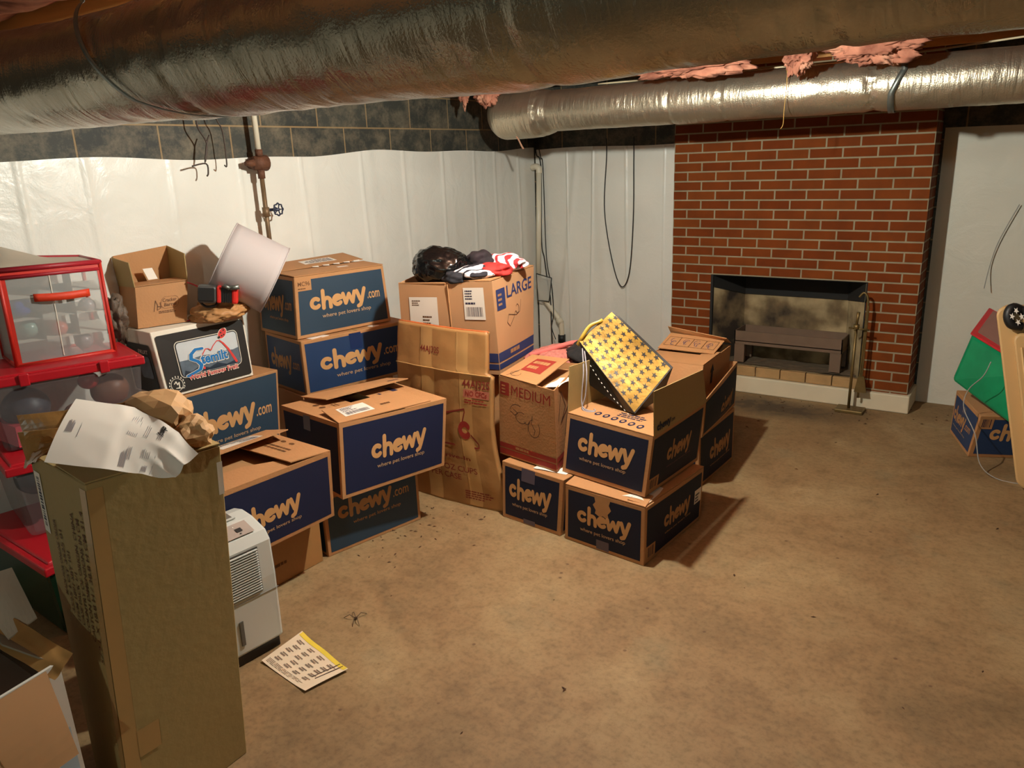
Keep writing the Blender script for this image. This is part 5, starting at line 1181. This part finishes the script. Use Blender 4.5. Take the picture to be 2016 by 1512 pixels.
# dehumidifier
dh = thing('dehumidifier', 'white dehumidifier with louvred front and control panel', 'dehumidifier')
ang = math.radians(84.5); du = V((math.cos(ang), math.sin(ang), 0)); dn = V((math.sin(ang), -math.cos(ang), 0))   # width, outward
Ob = V((.128, -3.805, 0))   # right front foot
def dp_(s, t, o_): return Ob-du*(.34*(1-s))+dn*o_+V((0, 0, t))
def prism(prof, s0, s1, inset=0):
    mb = MB(); n_ = len(prof); a = [dp_(s0, z, x) for x, z in prof]; b_ = [dp_(s1, z, x) for x, z in prof]
    mb.v = a+b_; mb.f = [tuple(range(n_))[::-1], tuple(range(n_, 2*n_))]+[(i, (i+1) % n_, n_+(i+1) % n_, n_+i) for i in range(n_)]; return mb
prof = [(0, .045), (.006, .30), (.0, .43), (-.022, .463), (-.10, .492), (-.16, .50), (-.215, .49), (-.225, .045)]
prism(prof, 0, .985).obj('body', GREY_PL, dh, bevel=.010)
prism([(-.015, .0), (-.015, .05), (-.21, .05), (-.21, 0)], .02, .96).obj('base', DARK_PL, dh, bevel=.004)
mb = MB()
for k in range(17):
    z = .262+.0095*k
    mb.hexa([dp_(.10, z, .006), dp_(.80, z, .006), dp_(.80, z+.005, .006), dp_(.10, z+.005, .006), dp_(.10, z+.001, .012), dp_(.80, z+.001, .012), dp_(.80, z+.004, .012), dp_(.10, z+.004, .012)])
mb.obj('louvre_grille', GREY_PL, dh)
mb = MB(); mb.hexa([dp_(.09, .257, .0045), dp_(.81, .257, .0045), dp_(.81, .425, .0035), dp_(.09, .425, .0035), dp_(.09, .257, .0068), dp_(.81, .257, .0068), dp_(.81, .425, .0035+.002), dp_(.09, .425, .0035+.002)]); mb.obj('grille_recess', mat('grille_shadow', srgb(70, 66, 60), .7), dh)
mb = MB(); mb.tube([dp_(.0, .245, .0062), dp_(.985, .245, .0062)], .0012, 5); mb.obj('bucket_seam', mat('seam_grey', srgb(130, 126, 120), .6), dh)
mb = MB(); mb.hexa([dp_(.50, .085, .002), dp_(.545, .085, .002), dp_(.545, .18, .004), dp_(.50, .18, .004), dp_(.50, .085, .005), dp_(.545, .085, .005), dp_(.545, .18, .008), dp_(.50, .18, .008)]); mb.obj('water_window', mat('smoked_window', srgb(84, 80, 72), .25), dh, bevel=.004)
TFc = Face(dp_(.05, .467, -.026), dp_(.86, .467, -.026), dp_(.86, .489, -.088), dp_(.05, .489, -.088))
patch(TFc, 0, 1, 0, 1, mat('control_panel_grey', srgb(164, 150, 140), .4), dh, 'control_panel', .0035)
for s_, ww, mt_c in ((.42, .10, BLACK_RUB), (.60, .08, mat('grey_button', srgb(120, 126, 132), .4)), (.80, .08, BLACK_RUB)): patch(TFc, s_, s_+ww, .3, .58, mt_c, dh, 'button', .0055)
for s_ in (.46, .52, .63, .82): patch(TFc, s_, s_+.02, .12, .2, BLACK_RUB, dh, 'button', .005)
for s_ in (.64, .70, .80): patch(TFc, s_, s_+.012, .72, .80, WHITE, dh, 'indicator_light', .005)
HF = Face(dp_(.30, .493, -.115), dp_(.80, .493, -.115), dp_(.80, .499, -.165), dp_(.30, .499, -.165))
patch(HF, 0, 1, 0, 1, mat('grille_recess_dark', srgb(96, 90, 82), .6), dh, 'top_recess', .0045)
mb = MB()
for k in range(8): mb.tube([HF.P(.1+.1*k, .1, .007), HF.P(.1+.1*k, .9, .007)], .002, 5)
mb.tube([HF.P(-.02, .04, .007), HF.P(1.02, .04, .007)], .004, 6); mb.obj('top_vent', GREY_PL, dh)
recentre(dh)

# flyer on the floor
fy = thing('flyer', 'printed sales flyer with yellow edge lying on the floor', 'flyer')
fa, fb, fc, fd = V((.13,-3.732,0)), V((.441,-3.80,0)), V((.413,-3.946,0)), V((.139,-3.925,0))
fc = V((.40,-3.955,0))
class Ff:
    w, h = .3, .2
    def P(s, a, t, off=0):
        p = fd*(1-a)*(1-t)+fc*a*(1-t)+fb*a*t+fa*(1-a)*t
        return p+V((0, 0, .003+off+.012*max(0, abs(a-.5)*2-.3)**2+.005*math.sin(a*9)*math.sin(t*5)*.5+.004*t))
FF = Ff(); mb = MB(); grid_face(mb, FF, 0, 1, 0, 1, 0, 16, 10); mb.obj('sheet', mat('newsprint', srgb(222, 200, 172), .7, .06, 14), fy, True)
patch(FF, .02, .98, .90, 1.0, mat('yellow_border', srgb(226, 196, 64), .6), fy, 'yellow_border', .0008, 10)
GP = mat('grey_ad_print', srgb(124, 104, 88), .7, .3, 40)
rr = random.Random(9)
for i in range(4):
    for j in range(5):
        a = .10+.21*i+rr.uniform(-.02, .02); t = .20+.14*j
        sh = [[(a, t), (a+.10, t), (a+.10, t+.035), (a, t+.035)], [(a+.015, t+.05), (a+.13, t+.05), (a+.13, t+.075), (a+.015, t+.075)]]
        print2d(FF, sh, GP, fy, 'coupon_print', .0009)
lines(FF, .05, .85, .05, .16, 4, GP, fy, 'fine_print', .0009, fill=.35)
for i in range(2):
    mb = MB(); a = .82+.06*i; mb.tube([FF.P(a, .35, .001), FF.P(a+.03, .98, .001)], .0016, 5); mb.obj('cut_strip_edge', INK_MARK, fy)
recentre(fy)

# ---- stacked totes at the left
CLR, n, b, L = nt('cloudy_clear_plastic'); b.inputs['Base Color'].default_value = srgb(128, 120, 120); setv(b, Roughness=.3, Alpha=.30)
def tote(label, fr, fl_, br, bl, z0, z1, body_mt, lid_mt, grp=None):
    root = thing('storage_tote', label, 'storage tote', grp)
    fr, fl_, br, bl = [V((*p, 0)) for p in (fr, fl_, br, bl)]
    cen = (fr+fl_+br+bl)/4; zl = z1-.035
    ring = lambda k, z: [cen+(p-cen)*k+V((0, 0, z)) for p in (fl_, fr, br, bl)]
    mb = MB(); mb.hexa(ring(.86, z0)+ring(.96, zl)); o = mb.obj('tote_body', body_mt, root, bevel=.02)
    mb = MB(); mb.hexa(ring(1.0, zl-.008)+ring(1.0, z1-.008)); mb.hexa(ring(.93, z1-.010)+ring(.91, z1)); mb.obj('lid', lid_mt, root, bevel=.010)
    fm = fl_.lerp(fr, .5); dr_ = (fr-fl_).normalized(); nr = V((dr_.y, -dr_.x, 0))
    for s_ in (-.16, .12):
        mb = MB(); p = fm+dr_*s_+V((0, 0, zl)); mb.hexa([p-nr*.004+V((0,0,-.014)), p+dr_*.035-nr*.004+V((0,0,-.014)), p+dr_*.035+nr*.008+V((0,0,-.014)), p+nr*.008+V((0,0,-.014)), p-nr*.004+V((0,0,.034)), p+dr_*.035-nr*.004+V((0,0,.034)), p+dr_*.035+nr*.010+V((0,0,.034)), p+nr*.010+V((0,0,.034))]); mb.obj('latch', lid_mt, root, bevel=.004)
    recentre(root); return root
tote('green tote with red lid at the bottom of the left stack', (-.66,-3.66), (-.585,-4.255), (-1.19,-3.62), (-1.28,-4.22), .0, .325, GREEN_PL, RED_PL)
tote('cloudy tote with red lid in the middle of the left stack', (-.70,-3.66), (-.85,-4.21), (-1.12,-3.56), (-1.27,-4.11), .327, .64, CLR, RED_PL)
tote('cloudy tote with red lid at the top of the left stack', (-.80,-3.63), (-.99,-4.18), (-1.185,-3.52), (-1.345,-4.06), .642, .95, CLR, RED_PL)
ORN = [('brown round gourd ornament inside the top cloudy tote', (-.955,-3.72,.80), .075, srgb(116, 78, 62)), ('dark red bow ornament inside the top cloudy tote', (-.95,-3.80,.86), .04, srgb(150, 30, 24)),
       ('brown ball ornament nearer the front of the top cloudy tote', (-.94,-3.86,.73), .065, srgb(140, 96, 78)), ('dusky blue bundle inside the top cloudy tote', (-1.08,-4.0,.78), .09, srgb(60, 62, 72)),
       ('crimson ball ornament inside the middle tote', (-.93,-4.02,.46), .05, srgb(170, 30, 50)), ('teal cloth bundle inside the middle tote', (-1.0,-4.05,.52), .08, srgb(30, 52, 58)), ('white foam block inside the middle tote', (-1.0,-3.98,.395), .05, srgb(190, 180, 160))]
for i, (lb, p, r_, cc) in enumerate(ORN):
    o = crumple('stored_ornament', p, (r_, r_, r_*.9), mat('ornament_%d' % i, cc, .5, .25, 12), None, 30+i, .08, 2, 3, None, False); tag(o, lb, 'ornament')
o = mobj('red_storage_box', *(lambda m_: (m_.v, m_.f))((lambda m_: (m_.box((-1.18, -4.09, .656), (-.985, -3.93, .74)), m_)[1])(MB())), mat('red_card', srgb(190, 56, 70), .6)); tag(o, 'pinkish red box inside the top cloudy tote', 'box')
# zipped see-through ornament box
ob = thing('ornament_storage_bag', 'clear zipped ornament storage cube with red piping on the top tote', 'storage bag')
q0 = [V((-1.074,-4.00,.952)), V((-.971,-3.656,.952)), V((-1.225,-3.60,.952)), V((-1.325,-3.94,.952))]
q1 = [V((-1.030,-4.015,1.335)), V((-1.000,-3.640,1.325)), V((-1.225,-3.60,1.33)), V((-1.320,-3.94,1.36))]
CLF, n, b, L = nt('frosted_film'); b.inputs['Base Color'].default_value = srgb(206, 206, 202); setv(b, Roughness=.3, Alpha=.38)
RT = mat('red_piping', srgb(188, 40, 26), .5); RDK = mat('crimson_piping', srgb(150, 20, 34), .5)
RF = Face(q0[0], q0[1], q1[1], q1[0], .006); LF = Face(q0[3], q0[0], q1[0], q1[3], .004)
mb = MB()
for Fx in (RF, LF, Face(q0[1], q0[2], q1[2], q1[1]), Face(q0[2], q0[3], q1[3], q1[2])): grid_face(mb, Fx, 0, 1, 0, 1, 0, 8, 8)
mb.obj('film_walls', CLF, ob, True)
TT = Face(q1[3], q1[0], q1[1], q1[2])
o = sheet('top_cover', lambda u, v: TT.P(u, v)+V((0, 0, .004+.05*max(0, 1-abs(v-.15)*2.2)*(1-u)**.6)), 14, 14, mat('grey_cover', srgb(176, 164, 146), .6), ob)
mb = MB()
for i in range(4): mb.tube([q0[i], q1[i]], .008, 8); mb.tube([q0[i], q0[(i+1) % 4]], .008, 8)
mb.obj('edge_piping', RT, ob, True)
mb = MB()
for i in range(4):
    a, b_ = q1[i], q1[(i+1) % 4]; mb.tube([a, b_], .011, 8); mb.tube([a+V((0,0,-.028)), b_+V((0,0,-.028))], .008, 8)
mb.obj('zip_edge', RDK, ob, True)
patch(RF, 0, 1, .93, 1, RT, ob, 'zip_band', .002, 6)
patch(RF, .0, .055, .0, .93, RT, ob, 'front_piping', .003, 8); patch(RF, .96, 1.0, .0, .93, RT, ob, 'front_piping', .003, 8); patch(RF, .0, 1, .0, .03, RT, ob, 'front_piping', .0035, 8)
patch(RF, .465, .475, .045, .93, mat('film_seam', srgb(214, 206, 192), .4), ob, 'film_seam', .0024, 8)
mb = MB(); 
vs_ = []
for i in range(13):
    a = .28+.56*i/12; off = .010+.016*math.sin(math.pi*i/12); vs_ += [RF.P(a, .66-.01*i/12, off), RF.P(a, .74-.01*i/12, off)]
o = mobj('carry_handle', vs_, [(2*i, 2*i+2, 2*i+3, 2*i+1) for i in range(12)], mat('orange_red_webbing', srgb(206, 56, 22), .6), ob, True); md = o.modifiers.new('s', 'SOLIDIFY'); md.thickness = .004
mb = MB()
for k in range(1, 4):
    for Fx in (RF,):
        mb.v += [Fx.P(0, k*.23, -.012), Fx.P(1, k*.23, -.012), Fx.P(1, k*.23, -.20), Fx.P(0, k*.23, -.20)]; n0 = len(mb.v)-4; mb.f.append((n0, n0+1, n0+2, n0+3))
for k in range(1, 3):
    mb.v += [RF.P(k*.34, .02, -.012), RF.P(k*.34, .9, -.012), RF.P(k*.34, .9, -.2), RF.P(k*.34, .02, -.2)]; n0 = len(mb.v)-4; mb.f.append((n0, n0+1, n0+2, n0+3))
mb.obj('card_dividers', mat('grey_divider_card', srgb(190, 184, 172), .7), ob)
recentre(ob)
for i, (a, t, r_, cc, lb) in enumerate(((.16, .58, .040, srgb(34, 58, 150), 'blue ball ornament inside the clear storage cube'), (.50, .30, .030, srgb(190, 96, 80), 'coral ball ornament inside the clear storage cube'), (.72, .12, .036, srgb(120, 108, 112), 'silver grey ornament low inside the storage cube'),
                                    (.20, .34, .036, srgb(120, 150, 140), 'pale green ornament inside the clear storage cube'), (.82, .50, .034, srgb(150, 140, 140), 'pale grey ornament at the right of the storage cube'))):
    p = RF.P(a, t, -.06); o = crumple('ball_ornament', p, (r_, r_, r_), mat('ball_%d' % i, cc, .3), None, 50+i, .02, 2, 3, None, False); tag(o, lb, 'ornament')
o = crumple('dark_foliage', (-1.20, -3.50, 1.05), (.05, .045, .10), mat('dusky_leaf', srgb(92, 76, 62), .6, .5, 30, .4), None, 61, .5, 4, 4); tag(o, 'dusky plastic wrapped bundle between storage cube and open-flapped carton', 'bundle')

# ---- right edge: box, green tote, tan moulded thing
chv = [(2.031,-.654,0),(2.44,-.48,0),(2.30,-.10,0),(1.905,-.262,0),(2.069,-.72,.262),(2.48,-.53,.262),(2.33,-.13,.262),(1.914,-.262,.262)]
c = carton('shipping_box', 'slate blue pet shop box leaning at the right edge under the green tote', chv, BLUE2, margin=.022)
chewy(c.L, .08, .62, .40, .22, c.root, LOGO_DIM, com=True, c1=.84, slog=(.1, .7, .26, .04), slog_mt=SLOGAN_M); patch(c.L, .40, .52, .72, .86, TAPE_D, c.root, 'packing_tape', .0016)
chewy(c.R, .16, .78, .45, .24, c.root, com=True)
patch(c.R, .01, .16, .70, .97, LOGO_DIM, c.root, 'barcode_patch', .0018); lines(c.R, .04, .14, .74, .93, 6, NAVY, c.root, 'barcode', .0024, vertical=True)
recentre(c.root)
gt = thing('storage_tote', 'translucent green tote with red rim tipped over the blue box', 'storage tote')
GTR = mat('translucent_green', srgb(10, 128, 82), .25, .35, 9)
a0, b0, c0 = V((1.965,-.50,.654)), V((1.897,-.50,.378)), V((2.240,-.86,.252)); d0 = V((2.262,-.85,.560))
bk = V((.06, .24, .10))
mb = MB(); mb.hexa([b0, c0, c0+bk, b0+bk, a0, d0, d0+bk, a0+bk]); mb.obj('tote_body', GTR, gt, bevel=.02)
mb = MB(); L_ = (a0-b0).normalized()
lip = [a0+V((-.008,-.008,0)), d0+V((.004,-.012,0)), d0+bk+V((.01,.01,0)), a0+bk+V((-.008,.01,0))]
mb.hexa([p for p in lip]+[p+L_*.012 for p in lip]); mb.obj('rim', mat('red_rim', srgb(178, 40, 44), .4), gt, bevel=.006)
ins = [a0.lerp(d0+bk, .06), d0.lerp(a0+bk, .06), (d0+bk).lerp(a0, .06), (a0+bk).lerp(d0, .06)]
mb = MB(); mb.hexa([p+L_*.008 for p in ins]+[p+L_*.016 for p in ins]); mb.obj('lid_panel', mat('dusky_rose_lid', srgb(134, 96, 84), .5), gt, bevel=.004)
recentre(gt)
mb = MB(); mb.tube(smooth_path([(2.085,-.875,.60), (2.06,-.87,.52), (2.00,-.80,.42), (1.99,-.80,.32), (2.06,-.86,.20), (2.10,-.90,.06), (2.18,-.93,.005), (2.30,-.95,.004)], 7), .0028, 6)
tag(mb.obj('thin_cord', mat('grey_string', srgb(150, 146, 138), .8), None, True), 'thin pale cord draped down over green tote and box at right edge', 'cord')
tn = thing('moulded_case', 'large tan moulded plastic panel standing on edge at the right', 'plastic case')
def tnp(u, v, off):
    # u to the right, v up; leans back towards the wall
    p = V((2.275+.42*u, -1.02+.10*u, 0)); lean = V((-.205, .10, .90)); p = p+lean*v
    return p+V((-.2, -.97, .1)).normalized()*off
def rsheet(name, u0, u1, v0, v1, r, off0, off1, mt_, par):
    pts = rrect(u0, u1, v0, v1, r, r*.5, 8); n_ = len(pts)
    mb = MB(); mb.v = [tnp(x, y, off0) for x, y in pts]+[tnp(u0+(x-u0)*.985+.004, v0+(y-v0)*.985+.006, off1) for x, y in pts]
    mb.f = [tuple(range(n_))[::-1], tuple(range(n_, 2*n_))]+[(i, (i+1) % n_, n_+(i+1) % n_, n_+i) for i in range(n_)]
    return mb.obj(name, mt_, par, bevel=.012)
rsheet('shell', 0, 1, 0, 1.0, .12, -.06, .02, TAN_PL, tn)
rsheet('raised_panel', .16, .95, .06, .86, .10, .0, .055, TAN_PL, tn)
for k in range(2):
    mb = MB(); mb.tube([tnp(.24+.07*k, .14, .056), tnp(.24+.07*k, .78, .056)], .005, 6); mb.obj('moulded_rib', TAN_PL, tn, True)
mb = MB(); hp = smooth_path([tnp(.30, .965, .03), tnp(.20, .99, .05), tnp(.15, .95, .06), (tnp(.17, .90, .06)), tnp(.26, .89, .05)], 6)
mb.tube(hp, .022, 8); mb.obj('black_handle', BLACK_RUB, tn, True)
mb = MB(); mb.hexa([tnp(.30, .80, .03), tnp(.55, .80, .03), tnp(.55, .80, .07), tnp(.30, .80, .07), tnp(.30, .99, .03), tnp(.55, .99, .03), tnp(.55, .99, .07), tnp(.30, .99, .07)]); mb.obj('black_block', BLACK_RUB, tn)
for k, (x, y) in enumerate(((.20, .945), (.245, .975), (.25, .915), (.29, .945))):
    st = [tnp(x+(.028 if j % 2 == 0 else .012)*math.cos(j*math.pi/5+k), y+(.020 if j % 2 == 0 else .008)*math.sin(j*math.pi/5+k), .084) for j in range(10)]
    mobj('cream_star', [tnp(x, y, .084)]+st, [(0, j+1, (j+1) % 10+1) for j in range(10)], LABEL, tn)
o = sheet('paper_label', lambda u, v: tnp(.16+.2*u, .15+.14*v, .062+.004*math.sin(u*8)), 8, 6, LABEL, tn)
recentre(tn)

# ---- floor litter: dead leaves and grit
lb = MB(); rr = random.Random(12)
spots = [(rr.uniform(-.2, .15), rr.uniform(-3.2, -2.6)) for _ in range(50)]+[(rr.uniform(.6, 1.5), rr.uniform(-.35, -.06)) for _ in range(45)]+[(rr.uniform(.2, 3.2), rr.uniform(-4, -.3)) for _ in range(38)]+[(rr.uniform(1.6, 2.1), rr.uniform(-.3, .25)) for _ in range(16)]
for x, y in spots:
    a = rr.uniform(0, 6.28); s_ = rr.uniform(.004, .014); d = V((math.cos(a), math.sin(a), 0))*s_; e = V((-d.y, d.x, 0))*.35
    p = V((x, y, .001)); lb.add([p-d, p+e, p+d, p-e, p+V((0, 0, s_*.4))], [(0, 1, 4), (1, 2, 4), (2, 3, 4), (3, 0, 4), (0, 3, 2, 1)])
tag(lb.obj('floor_litter', mat('dead_leaf', srgb(78, 50, 28), .9, .3, 30)), 'dark specks of dead leaf and grit scattered on the concrete', 'litter', kind='stuff')
mb = MB(); bs = V((.235, -3.56, .006))
for a in (80, 150, 200, 300, 330): mb.tube([bs, bs+V((math.cos(math.radians(a))*.025, math.sin(math.radians(a))*.025, .012)), bs+V((math.cos(math.radians(a))*.05, math.sin(math.radians(a))*.05, -.004))], .0012, 5)
mb.tube([bs+V((-.004,0,0)), bs+V((.004,0,.002))], .005, 6)
tag(mb.obj('dead_spider', mat('spider_brown', srgb(70, 48, 30), .8)), 'tiny dead long-legged spider on the floor near the flyer', 'spider')

# ---- pieces that belong to a part hang under that part; repeats of one kind share a group
UNDER = {'latch': ('lid',), 'button': ('control_panel',), 'indicator_light': ('control_panel',), 'barcode': ('shipping_label', 'barcode_patch', 'barcode_label'),
         'label_text': ('shipping_label', 'address_label'), 'logo_suffix': ('logo',), 'slogan': ('logo',), 'star': ('gold_panel',), 'stitching': ('bag_side',),
         'size_tag_text': ('size_tag',), 'square_lettering': ('blue_square', 'red_square'), 'stripe_lettering': ('blue_stripe', 'red_stripe'), 'round_icon_centre': ('round_icon',),
         'picture_frame': ('flap',), 'picture_drawing': ('flap',), 'red_label_lettering': ('red_label',), 'top_vent': ('top_recess',), 'moulded_rib': ('raised_panel',), 'cream_star': ('black_handle',)}
base = lambda o: o.name.split('.')[0]
for i, o in enumerate(ORDER):
    k = base(o)
    if k in UNDER and o.parent is not None and o.parent.type == 'EMPTY':
        for q in reversed(ORDER[:i]):
            if q.parent == o.parent and base(q) in UNDER[k]:
                loc = o.location-q.location; o.parent = q; o.location = loc; break
GROUPS = {'shipping_box': 'pet shop shipping boxes piled in the room', 'ball_ornament': 'ball ornaments inside the clear storage cube', 'stored_ornament': 'things stored inside the cloudy totes',
          'garment': 'clothes heaped on the LARGE moving box', 'loose_insulation': 'torn insulation tufts hanging between the ducts', 'ceiling_bulb': 'bare ceiling bulbs', 'stub_wire': 'wires hanging over the block wall',
          'kraft_packing_paper': 'crumpled packing paper on the tall carton', 'insulated_duct': 'foil wrapped ducts', 'moving_box': 'printed moving boxes'}
for o in ORDER:
    if o.parent is None and base(o) in GROUPS and 'label' in o: o['group'] = GROUPS[base(o)]
    if o.parent is None and base(o) == 'storage_tote' and 'left stack' in o['label']: o['group'] = 'storage totes stacked at the left'
